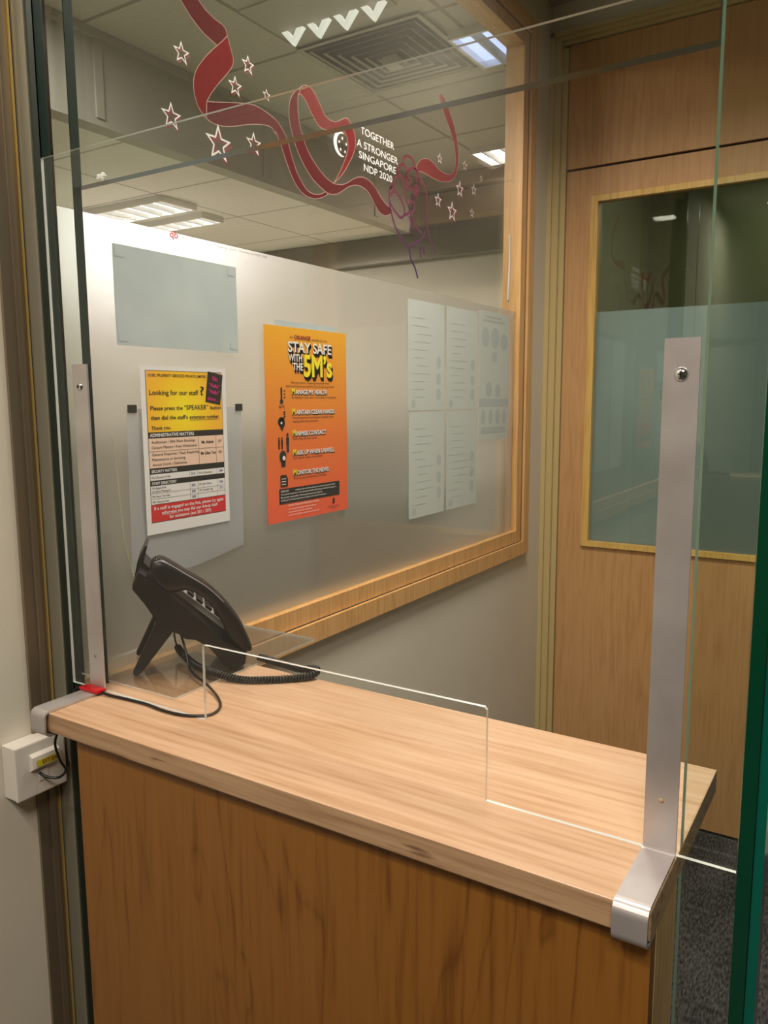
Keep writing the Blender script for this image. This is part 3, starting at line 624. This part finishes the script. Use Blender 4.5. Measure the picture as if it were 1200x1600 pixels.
# handset: arched bar lofted between its outer and inner outlines, both ends resting on the face
outer = [(.0290, .1640), (.0310, .1800), (.0375, .1890), (.0480, .1912), (.0640, .1825), (.0855, .1668), (.1169, .1440), (.1443, .1154), (.1675, .0814), (.1822, .0477), (.1868, .0309), (.1830, .0230)]
inner = [(.0420, .1490), (.0500, .1430), (.0550, .1360), (.0610, .1330), (.0720, .1335), (.0865, .1355), (.1055, .1262), (.1242, .1054), (.1387, .079), (.1450, .0600), (.1560, .0440), (.1680, .0320)]
co = spline([(a, 0, b) for a, b in outer], 5); ci = spline([(a, 0, b) for a, b in inner], 5)
bm = BM(); rings = []
for k in range(len(co)):
    c = (co[k]+ci[k])/2; h = (co[k]-ci[k])/2; ring = []
    e_ = min(1., .55+.45*min(k, len(co)-1-k)/4)
    for i_ in range(20):
        a_ = 2*PI*i_/20; ca, sa = math.cos(a_), math.sin(a_)
        sx = math.copysign(abs(ca)**.55, ca); sy = math.copysign(abs(sa)**.55, sa)
        p_ = c+h*sx*e_; ring.append(bm.verts.new((p_.x, .017+.023*sy*e_, p_.z)))
    rings.append(ring)
for A_, B_ in zip(rings, rings[1:]):
    for i_ in range(20): bm.faces.new((A_[i_], A_[(i_+1) % 20], B_[(i_+1) % 20], B_[i_])).smooth = True
bm.faces.new(rings[0]); bm.faces.new(rings[-1])
hs = obj('handset', bm, 'black', ph)
bm = BM(); tube(bm, [(p.x*.93+q.x*.07, -.0052, p.z*.93+q.z*.07) for p, q in list(zip(co, ci))[10:36]], .0008, 6); obj('handset_seam', bm, mat('seam_grey', srgb(150, 146, 150), .3), hs)
# cradle block
slab('cradle', [fa(.012, -.004), fa(.014, .006), fa(.040, .006), fa(.044, -.004)], .002, .044, 'black', ph)
# display raised at the head
dis = slab('display', [(.0045, .152), (.0104, .1778), (.0235, .2030), (.0270, .2020), (.0200, .1760), (.0340, .1600), (.0200, .1550)], .050, WD-.002, 'black', ph, .0006, 2)
# silver face with buttons
def onface(bm, s0, s1, y0, y1, h0, h1):
    P = [fa(s0, h0), fa(s1, h0), fa(s1, h1), fa(s0, h1)]; prism(bm, P, pf, y0, y1)
bm = BM(); onface(bm, .060, .205, .048, .128, .0005, .010); keysp = obj('button_panel', bm, 'keys', ph)
for r in range(7):
    for c in range(4):
        bm = BM(); onface(bm, .068+r*.019, .068+r*.019+.012, .052+c*.019, .052+c*.019+.014, .0104, .0145); obj('button', bm, 'black2', keysp)
# stand
for yy in (.008, WD-.022):
    slab('stand_leg', [(.040, .092), (.062, .068), (.0109, .004), (.0040, -.0002), (-.0010, .0004), (-.0030, .0045)], yy, yy+.014, 'black', ph, .0015, 2)
bm = BM(); prism(bm, [(.030, .060), (.034, .056), (.050, .074), (.046, .078)], pf, .022, WD-.022); obj('stand_bar', bm, 'black', ph)
bm = BM(); lathe(bm, [(.0001, -.0003), (.006, -.0003), (.006, .004)], (.158, .018, .0004), 12, 'Z'); obj('rubber_foot', bm, 'black2', ph)
bm = BM(); lathe(bm, [(.0001, -.0003), (.006, -.0003), (.006, .004)], (.158, WD-.018, .0004), 12, 'Z'); obj('rubber_foot', bm, 'black2', ph)
# cords
def helix(bm, pts, R_, r, pitch):
    P = spline(pts, 24); acc = 0; out = []
    N = Vector((0, 0, 1)); prev = P[0]
    fine = []
    for a, b in zip(P, P[1:]):
        for k in range(6): fine.append(a.lerp(b, k/6))
    fine.append(P[-1]); prev = fine[0]
    for i, p in enumerate(fine):
        acc += (p-prev).length; prev = p
        T = (fine[min(i+1, len(fine)-1)]-fine[max(i-1, 0)]).normalized()
        S = T.cross(N).normalized(); B = S.cross(T); a = 2*PI*acc/pitch
        out.append(p+(S*math.cos(a)+B*math.sin(a))*R_)
    # resample evenly against the pitch
    tube(bm, out, r, 6)
cz = 1.1405
cord = thing('coiled_cord', 'black coiled handset cord looping over the counter in front of the telephone', 'cord', (0, 0, 0))
bm = BM(); helix(bm, [(-1.000, .918, 1.152), (-.970, .903, 1.148), (-.922, .886, 1.1425), (-.868, .878, cz+.0015), (-.827, .886, cz-.003), (-.791, .907, cz-.003), (-.760, .934, cz-.003), (-.742, .953, cz-.001), (-.740, .968, cz+.003), (-.752, .972, cz+.003), (-.775, .968, cz), (-.811, .972, cz), (-.848, .975, cz+.0005), (-.866, .972, cz+.003)], .0045, .0021, .0047)
obj('coil', bm, 'rubber', cord)
bm = BM(); tube(bm, spline([(-1.000, .918, 1.152), (-1.010, .922, 1.162), (-1.008, .918, 1.180), (-.998, .905, 1.196)]), .0016, 8)
obj('straight_end', bm, 'rubber', cord); bm = BM()
tube(bm, spline([(-.866, .972, cz+.003), (-.878, .966, cz+.006), (-.886, .955, cz+.010)]), .0016, 8); obj('straight_end', bm, 'rubber', cord)
bm = BM()
tube(bm, spline([(-.955, .885, 1.190), (-.940, .880, 1.165), (-.925, .872, 1.143), (-.895, .858, 1.1385), (-.864, .845, 1.1385), (-.815, .820, 1.1355), (-.782, .793, 1.1345), (-.774, .764, 1.1345), (-.801, .7445, 1.1345), (-.840, .7400, 1.1345), (-.880, .7440, 1.1345), (-.915, .7425, 1.1345), (-.958, .7385, 1.1350), (-.9760, .7385, 1.1372), (-.996, .7370, 1.1385), (-1.016, .734, 1.1380), (-1.0265, .728, 1.126), (-1.029, .712, 1.090), (-1.031, .695, 1.062), (-1.030, .700, 1.030), (-1.040, .716, 1.004), (-1.053, .712, .990), (-1.066, .701, .992), (-1.078, .696, .998)], 10), .0021, 8)
tag(obj('telephone_line_cord', bm, 'rubber'), 'thin black line cord from the telephone past the red tape down to the wall socket', 'cord')
bm = BM(); box(bm, -1.0120, -.9700, .7280, .7450, 1.1362, 1.1408, .0014)
tag(obj('red_tape', bm, 'red'), 'small piece of red tape holding the cord at the left bracket foot', 'tape')

# ---------------------------------------------------------------- notices on the window
def sheet(name, label, cat, y0, z0, w_, h_, m, tilt=0, dx=.0004, group=None):
    t = thing(name, label, cat, (XW+dx, y0, z0), (tilt, 0, 0), group)
    bm = BM(); box(bm, 0, .0004, 0, w_, 0, h_); obj('paper', bm, m, t)
    return t
F0_ = lambda u, v, d: (.0004+d, u, v)
# blank blue sheet with tape squares
t = sheet('blue_sheet', 'blank pale blue landscape sheet taped above the yellow directory notice', 'sheet', .908, 1.665, .297, .166, 'bluepaper')
for (a, b) in ((.004, .145), (.272, .147), (.004, .006), (.274, .006)):
    bm = BM(); rect(bm, a, a+.020, b, b+.016, F0_, .0003); rect(bm, a+.0012, a+.0188, b+.0012, b+.0148, F0_, .0005, 1); flatobj('tape', bm, ['ghost', 'bluepaper'], t)
# small blue sheet peeping from behind the orange poster
t = sheet('blue_sheet', 'pale blue sheet peeping out behind the top of the orange poster', 'sheet', 1.320, 1.50, .22, .240, 'bluepaper', dx=.0001)

# yellow directory notice, A4
t = sheet('directory_notice', 'yellow black and red staff directory notice hanging above the telephone', 'notice', .950, 1.333, .211, .300, 'paper', dx=.0050)
a0, a1, b0, b1 = .012, .199, .022, .291
def part(name, m, f, par=None):
    bm = BM(); f(bm); return flatobj(name, bm, m, par or t)
part('black_border', 'ink', lambda b: rect(b, a0-.001, a1+.001, b0-.001, b1+.001, F0_, .0002))
part('yellow_header', 'yellowglow', lambda b: rect(b, a0, a1, .183, b1, F0_, .0004))
part('skin_rows', 'ink_s', lambda b: rect(b, a0, a1, .119, .172, F0_, .0004))
def wh(b):
    rect(b, a0, a1, .097, .108, F0_, .0004); rect(b, a0, a1, .054, .087, F0_, .0004)
part('white_rows', 'paper', wh)
part('red_footer', 'ink_r', lambda b: rect(b, a0, a1, b0, .053, F0_, .0004))
def tx(b):
    T = lambda s, u, v, h, w=None, bo=.0, al='L', m=0: text(b, s, u, v, h, w, al, F0_, .0008, bo, m)
    T('OCBC PROPERTY SERVICES PRIVATE LIMITED', .016, .281, .0048, .142, .01)
    T('Looking for our staff', .018, .249, .0085, .118, .012); T('?', .141, .249, .0155, .010, .02)
    T('Please press the', .019, .222, .0070, .076, .012); T('\u201cSPEAKER\u201d', .099, .222, .0085, .062, .01); T('button', .166, .222, .0070, .029, .01)
    T('then dial the staff\u2019s', .019, .205, .0070, .088, .014); T('extension number.', .112, .205, .0070, .078, .01)
    rect(b, .112, .190, .2025, .2031, F0_, .0008)
    T('Thank you.', .019, .1875, .0060, .046, .012)
    for s, v in (('Auditorium / 50th Floor Bookings', .1630), ('Carpark Matters / Keys Withdrawal', .1535), ('General Enquiries / Fault Reporting', .1410), ('Maintenance or Servicing', .1320), ('Access Cards / Deliveries', .1230)):
        T(s, .018, v, .0048, len(s)*.0033)
    T('Ms Aishah', .140, .1580, .0050, .032, .02, 'L'); T('207', .184, .1580, .0050, .010); T('Ms Lilian Yeo', .137, .1370, .0050, .040, .02); T('201', .184, .1370, .0050, .010)
    for s, u, v in (('Ms Christine Koh', .015, .1005), ('Mr R Ganeshan', .130, .1005), ('Ms Agape Koh', .015, .0815), ('(Centre Manager)', .015, .0755), ('Ms Siow Yan Hui', .015, .0665), ('Mr Francis Lee', .015, .0565), ('Mr John Zhou', .130, .0790), ('Ms Saundar Ng', .130, .0675)):
        T(s, u, v, .0038, len(s)*.0027)
    for s, u, v in (('212', .110, .1005), ('208', .184, .1005), ('202', .110, .0790), ('205', .110, .0675), ('203', .110, .0570), ('206', .184, .0790), ('211', .184, .0675)): T(s, u, v, .0042, .010, .02, 'L', 1)
    for v in (.1485,): rect(b, a0, a1, v, v+.0006, F0_, .0008, 2)
    for u in (.132, .178): rect(b, u, u+.0006, .119, .172, F0_, .0008, 2)
    for u in (.106, .126, .178):
        rect(b, u, u+.0005, .097, .108, F0_, .0008, 2); rect(b, u, u+.0005, .054, .087, F0_, .0008, 2)
    for v in (.0735, .0635): rect(b, a0, a1, v, v+.0005, F0_, .0008, 2)
part('printed_text', ['ink', 'ink_b', 'ink_g'], tx)
def tw(b):
    T = lambda s, u, v, h, w=None, bo=.0, al='L': text(b, s, u, v, h, w, al, F0_, .0008, bo)
    T('If a staff is engaged on the line, please try again', .1055, .0435, .0058, .176, .016, 'C')
    T('otherwise you may dial our Admin Staff', .1055, .0345, .0058, .142, .016, 'C'); rect(b, .036, .072, .0328, .0333, F0_, .0008)
    T('for assistance (ext 201 / 207)', .1055, .0255, .0058, .106, .016, 'C')
part('footer_text', 'ink_w', tw)
for s, v, h, w_ in (('ADMINISTRATIVE MATTERS', .1748, .0058, .106), ('SECURITY MATTERS', .1108, .0048, .060), ('STAFF DIRECTORY', .0893, .0048, .058)):
    part('section_heading', 'ink_w', lambda b: text(b, s, .015, v, h, w_, 'L', F0_, .0008, .02))
an = -.16
def tk(b):
    c, s = math.cos(an), math.sin(an)
    q = [(-.020, -.029), (.020, -.029), (.020, .029), (-.020, .029)]
    poly(b, [(.178+u*c-v*s, .262+u*s+v*c) for u, v in q], F0_, .0010)
bt = part('black_tag', 'ink', tk)
def tm(b):
    for s, v, h in (('No', .014, .0085), ('\u201cHello\u201d', .001, .0070), ('\u201cHello\u201d', -.011, .0070), ('please ...', -.024, .0065)):
        text(b, s, .178-v*math.sin(an), .262+v*math.cos(an), h, None, 'C', F0_, .0014, .012, 0, an)
part('magenta_text', 'ink_m', tm, bt)

# clear pocket hanging behind the notice, with black clips
t = thing('clear_pocket', 'creased grey clear plastic pocket hanging behind the yellow directory notice', 'plastic pocket', (XW+.0003, .921, 1.268))
sl = film('grey_clear_plastic', srgb(196, 200, 204), .45, .2)
bm = BM()
nu, nv = 14, 16; g = [[None]*(nv+1) for _ in range(nu+1)]
for i in range(nu+1):
    for j in range(nv+1):
        u, v = i/nu, j/nv; bulge = .0022*math.sin(PI*u)*(1-v)+.0012*math.sin(9*u+5*v)*(1-v)
        g[i][j] = bm.verts.new((.0006+max(0, bulge), u*.288-(1-v)*.006, v*.290-.012*math.sin(PI*u*1.3)*(1-v)))
for i in range(nu):
    for j in range(nv): bm.faces.new((g[i][j], g[i+1][j], g[i+1][j+1], g[i][j+1])).smooth = True
flatobj('pocket_sheet', bm, sl, t)
for y in (.002, .270):
    bm = BM(); box(bm, 0, .004, y, y+.018, .283, .297, .001); obj('clip', bm, 'black2', t)
# cable hanging at the left, inside the window
bm = BM(); tube(bm, spline([(XW+.003, .885, 1.52), (XW+.003, .892, 1.46), (XW+.003, .896, 1.40), (XW+.003, .902, 1.33), (XW+.003, .920, 1.255)]), .0009, 6)
tag(obj('plastic_tie', bm, mat('pale_tie', srgb(205, 200, 160), .4)), 'thin pale plastic tie hanging left of the clear pocket', 'tie')

# orange 5M poster, A3
t = sheet('safety_poster', 'tall orange stay safe poster on the middle of the window', 'poster', 1.282, 1.307, .297, .421, 'orange', dx=.0012)
def five(b, m, du=0, dv=0, d=.0006):
    T = lambda s, u, v, h, w=None, bo=.02, al='L', mi=0: text(b, s, u+du, v+dv, h, w, al, F0_, d, bo, mi)
    T('STAY SAFE', .078, .3690, .0215, .158); T('WITH', .078, .3490, .0150, .048); T('THE', .093, .3300, .0150, .036)
def five_y(b, du=0, dv=0, d=.0006):
    text(b, '5M\u2019s', .131+du, .3180+dv, .0450, .107, 'L', F0_, d, .03)
def shadow(b):
    for k in range(1, 9): five(b, 0, .0007*k*.9, -.0010*k, .0005); five_y(b, .0007*k*.9, -.0011*k, .0005)
    heads(b, .0010, -.0014, .0005); heads(b, .0018, -.0024, .0005)
HD = [('M', 'ANAGE MY HEALTH', .2780, .130), ('M', 'AINTAIN CLEAN HANDS', .2340, .158), ('M', 'INIMISE CONTACT', .1870, .124), ('M', 'ASK UP WHEN UNWELL', .1445, .156), ('M', 'ONITOR THE NEWS', .1000, .132)]
def heads(b, du=0, dv=0, d=.0008, which=2):
    for a, r, v, w_ in HD:
        if which in (0, 2): text(b, a, .087+du, v+dv, .0125, .012, 'L', F0_, d, .03)
        if which in (1, 2): text(b, r, .101+du, v+dv, .0092, w_-.014, 'L', F0_, d, .03)
part('black_drop_shadow', 'ink', shadow)
part('title_lettering', 'ink_w', lambda b: five(b, 0, d=.0010))
for a_, r_, v_, w_ in HD:
    part('heading', 'ink_w', lambda b: text(b, r_, .101, v_, .0092, w_-.014, 'L', F0_, .0010, .03))
    part('heading_initial', 'ink_y', lambda b: text(b, a_, .087, v_, .0125, .012, 'L', F0_, .0010, .03))
part('yellow_lettering', 'ink_y', lambda b: five_y(b, d=.0010))
part('red_lettering', mat('dark_red_ink', srgb(150, 30, 26), .5), lambda b: text(b, 'ORANGE', .100, .3965, .0085, .058, 'L', F0_, .0009, .03))
def small(b):
    T = lambda s, u, v, h, w=None, bo=0., al='L': text(b, s, u, v, h, w, al, F0_, .0008, bo)
    T('It\u2019s', .086, .3975, .005, .010); T('now but you can', .162, .3965, .005, .058)
    T('Play your part in containing the spread of the', .157, .3010, .0045, .140, 0, 'C'); T('2019 Novel Coronavirus (2019-nCoV) by following the 5Ms.', .157, .2930, .0045, .180, 0, 'C')
    for s, v in (('By keeping a close watch on my body for symptoms.', .2690), ('Through good personal hygiene of regular hand', .2245), ('washing with soap and water.', .2165), ('With those who are unwell.', .1780), ('And wait for doctor immediately.', .1355), ('With www.gov.sg and Gov.sg WhatsApp.', .0905)):
        T(s, .088, v, .0045, len(s)*.0034)
    T('MINISTRY OF HEALTH', .238, .0125, .0030, .046, 0, 'C'); T('SINGAPORE', .238, .0080, .0022, .020, 0, 'C')
part('small_print', 'ink', small)
def thermometer(b):
    rect(b, .050, .055, .266, .292, F0_, .0008); disc(b, .0525, .262, .0055, .0055, F0_, .0008); text(b, '36.7\u00b0C', .043, .2480, .0055, .020, 'L', F0_, .0008, .02)
    for k in range(3): rect(b, .060, .066, .270+k*.007, .272+k*.007, F0_, .0008)
def washing_hands(b):
    disc(b, .050, .219, .011, .010, F0_, .0008); poly(b, [(.040, .216), (.052, .198), (.062, .212), (.060, .228), (.048, .226)], F0_, .0008)
    for k in range(3): rect(b, .058, .064, .228+k*.005, .231+k*.005, F0_, .0008)
def people(b):
    for u, k in ((.041, .62), (.051, .62), (.070, 1.)):
        disc(b, u, .172+.018*k, .0036*k, .0040*k, F0_, .0008); rect(b, u-.0046*k, u+.0046*k, .172-.004*k, .172+.013*k, F0_, .0008)
        rect(b, u-.0038*k, u-.0004*k, .172-.020*k, .172-.0035*k, F0_, .0008); rect(b, u+.0004*k, u+.0038*k, .172-.020*k, .172-.0035*k, F0_, .0008)
def masked_face(b): disc(b, .053, .143, .0115, .0135, F0_, .0008); rect(b, .047, .061, .121, .134, F0_, .0008)
def newspaper(b): rect(b, .043, .064, .077, .103, F0_, .0008); rect(b, .064, .068, .077, .097, F0_, .0008)
def emblem(b): disc(b, .238, .0300, .0040, .0045, F0_, .0008); poly(b, [(.232, .026), (.238, .018), (.244, .026)], F0_, .0008)
for nm_, f_ in (('thermometer_icon', thermometer), ('washing_hands_icon', washing_hands), ('people_icon', people), ('masked_face_icon', masked_face), ('newspaper_icon', newspaper), ('ministry_emblem', emblem), ('black_banner', lambda b: rect(b, .038, .262, .040, .073, F0_, .0008))):
    part(nm_, 'ink', f_)
def smallw(b):
    T = lambda s, u, v, h, w=None: text(b, s, u, v, h, w, 'L', F0_, .0011, .005)
    T('DORSCON', .043, .0655, .0040, .026); T('indicates that while the disease is severe and spreads easily', .093, .0655, .0036, .150)
    T('from person to person, it has not spread widely and is being contained in Singapore.', .043, .0590, .0036, .205)
    T('Be socially responsible. Practise good personal hygiene.', .043, .0520, .0036, .150); T('Look out for health advisories. Comply with control measures.', .043, .0455, .0036, .165)
    T('PROTECTING OUR PERSONAL HYGIENE', .068, .0320, .0040, .112)
    T('For more information go to www.moh.gov.sg', .068, .0245, .0034, .098); T('and subscribe for updates', .068, .0180, .0034, .085); T('or follow the official channel for the latest news', .068, .0110, .0034, .112)
    disc(b, .056, .140, .0050, .0050, F0_, .0011); disc(b, .050, .216, .0030, .0030, F0_, .0011)
    for k in range(3): rect(b, .046, .061, .082+k*.006, .0835+k*.006, F0_, .0011)
part('small_white_print', 'ink_w', smallw)

# papers facing away, seen from behind
pap = [(1.872, 1.543, .207, .298, 'upper left of the four pale sheets, next to the bare frosted glass'), (2.095, 1.543, .207, .299, 'upper right of the four pale sheets, beside the sheet with grey circles'),
       (1.876, 1.241, .207, .297, 'lower left of the four pale sheets, lowest corner hanging down'), (2.097, 1.241, .207, .297, 'lower right of the four pale sheets, below the sheet with circles')]
for y, z, w_, h_, lab in pap:
    t = sheet('pale_sheet', 'pale paper, '+lab, 'sheet', y, z, w_, h_, 'palepaper', group='pale sheets taped in a block on the window')
    def gh(b, z=z):
        r = random.Random(int(z*1000+w_*77+y*31))
        for k in range(11):
            v = h_*(.12+.072*k); u = r.uniform(.01, .05); rect(b, u, u+r.uniform(.05, .11), v, v+.0014, F0_, .0003)
        for v in (.045, .088, .135) if z > 1.5 else (.060, .105, .155): disc(b, w_*.84, v, .014, .017, F0_, .0003)
        disc(b, w_*.14, .018, .012, .012, F0_, .0003)
    part('show_through_print', 'ghost', gh)
    bm = BM()
    for (a, b_) in ((.002, h_-.016), (w_-.020, h_-.016), (.002, .002), (w_-.020, .002)): rect(bm, a, a+.018, b_, b_+.0005, F0_, .0004); rect(bm, a, a+.018, b_+.013, b_+.0135, F0_, .0004)
    flatobj('tape', bm, 'ghost', t)
t = sheet('circle_sheet', 'pale poster back with faint grey circles beside the wooden window frame', 'sheet', 2.316, 1.440, .236, .412, 'palepaper')
def gh(b):
    for (u, v, r) in ((.045, .330, .030), (.118, .330, .033), (.190, .322, .028), (.075, .165, .024), (.145, .160, .022)): disc(b, u, v, r, r, F0_, .0003)
    rect(b, .02, .19, .380, .386, F0_, .0003); rect(b, .04, .17, .392, .398, F0_, .0003); rect(b, .0, .236, .110, .134, F0_, .0003); rect(b, .095, .135, .255, .285, F0_, .0003)
    for k in range(4): disc(b, .035+k*.055, .075, .016, .024, F0_, .0003)
    rect(b, .02, .21, .022, .042, F0_, .0003)
part('show_through_print', 'ghost', gh)
# credit line printed on the film edge
t = thing('credit_line', 'tiny red logo and printed credit line along the top edge of the frosted film', 'lettering', (XW+.0002, 0, 0))
fc = lambda u, v, d: (.0002+d, u, v)
bm = BM(); text(bm, 'qb', 1.036, 1.8610, .0120, .020, 'L', fc, .0002, .02); flatobj('red_logo', bm, 'ink_r', t)
bm = BM(); text(bm, 'qronoflo', 1.064, 1.8640, .0060, .034, 'L', fc, .0002); text(bm, 'print services', 1.064, 1.8570, .0030, .034, 'L', fc, .0002)
text(bm, 'Design by: Lee P. / Thursday for NDP 2020', 1.150, 1.8620, .0040, .150, 'L', fc, .0002); flatobj('printed_text', bm, 'ink_g', t)

# ---------------------------------------------------------------- ribbon, fist, slogan and stars on the glass
fw = lambda u, v, d: (XW+d, u, v)
t = thing('ribbon_decal', 'long curling red ribbon sticker with a raised fist drawing and slogan on the window', 'window sticker', (XW, 1.05, 2.0))
fr_ = lambda u, v, d: (d, u-1.05, v-2.0)
def smooth(P):
    sp = spline([(a, b, 0) for a, b in P+P[:1]], 3)[:-1]; return [(p.x, p.y) for p in sp]
def ribbon(name, P, m, d):
    bm = BM(); poly(bm, P, fr_, d); return flatobj(name, bm, m, t)
for nm, P, m, d in (('ribbon_band', RIB_A, 'rib2', .0006), ('ribbon_band', RIB_B, 'rib', .0009), ('ribbon_band', RIB_C, 'rib2', .0007), ('ribbon_band', RIB_E, 'rib', .0007), ('ribbon_band', RIB_D, 'rib2', .0010), ('ribbon_band', RIB_F, 'rib', .0006)):
    o = ribbon(nm, P, m, d)
    bm = BM(); Q = P+P[:1]
    for (a, b), (c, e_) in zip(Q, Q[1:]):
        l = math.hypot(c-a, e_-b) or 1; nx, ny = -(e_-b)/l*.0007, (c-a)/l*.0007
        poly(bm, [(a-nx, b-ny), (c-nx, e_-ny), (c+nx, e_+ny), (a+nx, b+ny)], fr_, d+.0001)
    flatobj('pale_outline', bm, 'ribedge', o)
bm = BM()
for s in FIST: stroke(bm, s, .0072, fr_, .0014)
flatobj('fist_drawing', bm, grad('purple_red_line_vinyl2', [(0, srgb(50, 14, 84)), (1, srgb(104, 10, 40)), (.6, srgb(96, 12, 66))], 'Z', -.07, .15), t)
bm = BM()
for s, ((ya, za), (yb, zb), (yc, z3_)) in zip(('TOGETHER', 'A STRONGER', 'SINGAPORE', 'NDP 2020'), SLOG):
    text(bm, s, ya, z3_-.001, .0160, yb-ya, 'L', fr_, .0012, .004)
flatobj('slogan', bm, 'ink_w', t)
(c0, c1, c2), st = CRES[:3], CRES[3:]
bm = BM(); rr = .0275; pts = []
cy, cz_ = c0[0]+.004, c0[1]
for i in range(31):
    a = math.radians(61+238*i/30); pts.append((cy+rr*math.cos(a)*1.05, cz_+rr*math.sin(a)))
for i in range(1, 30):
    a = math.radians(280.1-200.2*i/30); pts.append((cy+.0090+.0245*math.cos(a)*1.05, cz_+.0245*math.sin(a)))
poly(bm, pts, fr_, .0012)
def starpts(cu, cv, r, k=.42, su=1.): return [(cu+su*r*(1 if i % 2 == 0 else k)*math.sin(PI*i/5), cv+r*(1 if i % 2 == 0 else k)*math.cos(PI*i/5)) for i in range(10)]
for a, b in st: poly(bm, starpts(a+.004, b, .0046), fr_, .0012)
flatobj('crescent_and_stars', bm, 'ink_w', t)
SL = ['outlined star sticker alone at the upper left, left of the ribbon top', 'outlined star sticker highest of those right of the ribbon fold', 'outlined star sticker close beside the ribbon fold, second from it',
      'smallest outlined star sticker between the ribbon fold and the loop', 'outlined star sticker lowest at the far left of the ribbon', 'largest outlined star sticker under the ribbon bend, crossed by the dark glass edge',
      'outlined star sticker right of the largest one, below the ribbon bend', 'faint outlined star sticker touching the ribbon end right of the fist', 'faint outlined star sticker right of the ribbon end, topmost by the frame',
      'tiny faint outlined star sticker nearest the wooden frame', 'dark outlined star sticker below the ribbon end, second largest of the right cluster', 'faint outlined star sticker right of the dark one in the right cluster',
      'outlined star sticker nearest the fist wrist in the right cluster', 'largest outlined star sticker of the cluster right of the fist', 'outlined star sticker lowest near the frame in the right cluster']
for i, (y, z, r) in enumerate(STARS):
    s_ = thing('star_sticker', SL[i], 'star sticker', (XW, y, z), group='star stickers around the ribbon'); fs_ = lambda u, v, d: (d, u, v)
    def ring(bm, r0, r1, du, dv, d):
        A = starpts(du, dv, r0); B = starpts(du, dv, r1)
        for k in range(10): poly(bm, [A[k], A[(k+1) % 10], B[(k+1) % 10], B[k]], fs_, d)
    bm = BM(); ring(bm, r, r*.66, r*.15, -r*.17, .0006); ring(bm, r*.95, r*.60, r*.06, -r*.07, .0005); flatobj('red_shadow', bm, 'starr', s_)
    bm = BM(); ring(bm, r, r*.72, 0, 0, .0009); flatobj('white_outline', bm, 'starw', s_)

bm = BM(); bmesh.ops.create_icosphere(bm, subdivisions=3, radius=1)
for v in bm.verts: v.co = Vector((v.co.x*.010*(1+.25*math.sin(7*v.co.z+3*v.co.x)), v.co.y*.002, v.co.z*.0045*(1+.3*math.sin(6*v.co.x)))); v.co += Vector((-.942, .7628, 1.8790))
tag(obj('adhesive_putty', bm, 'ink_w'), 'small white lump of adhesive putty at the left end of the dark glass edge', 'putty')
bm = BM(); tube(bm, spline([(-1.114, 2.565, 2.12), (-1.114, 2.567, 2.04), (-1.113, 2.560, 1.96), (-1.114, 2.556, 1.90)]), .0035, 8)
tag(obj('hanging_cable', bm, 'white'), 'short white cable hanging behind the window beside the right frame', 'cable')

print('BUILT', len(bpy.data.objects))
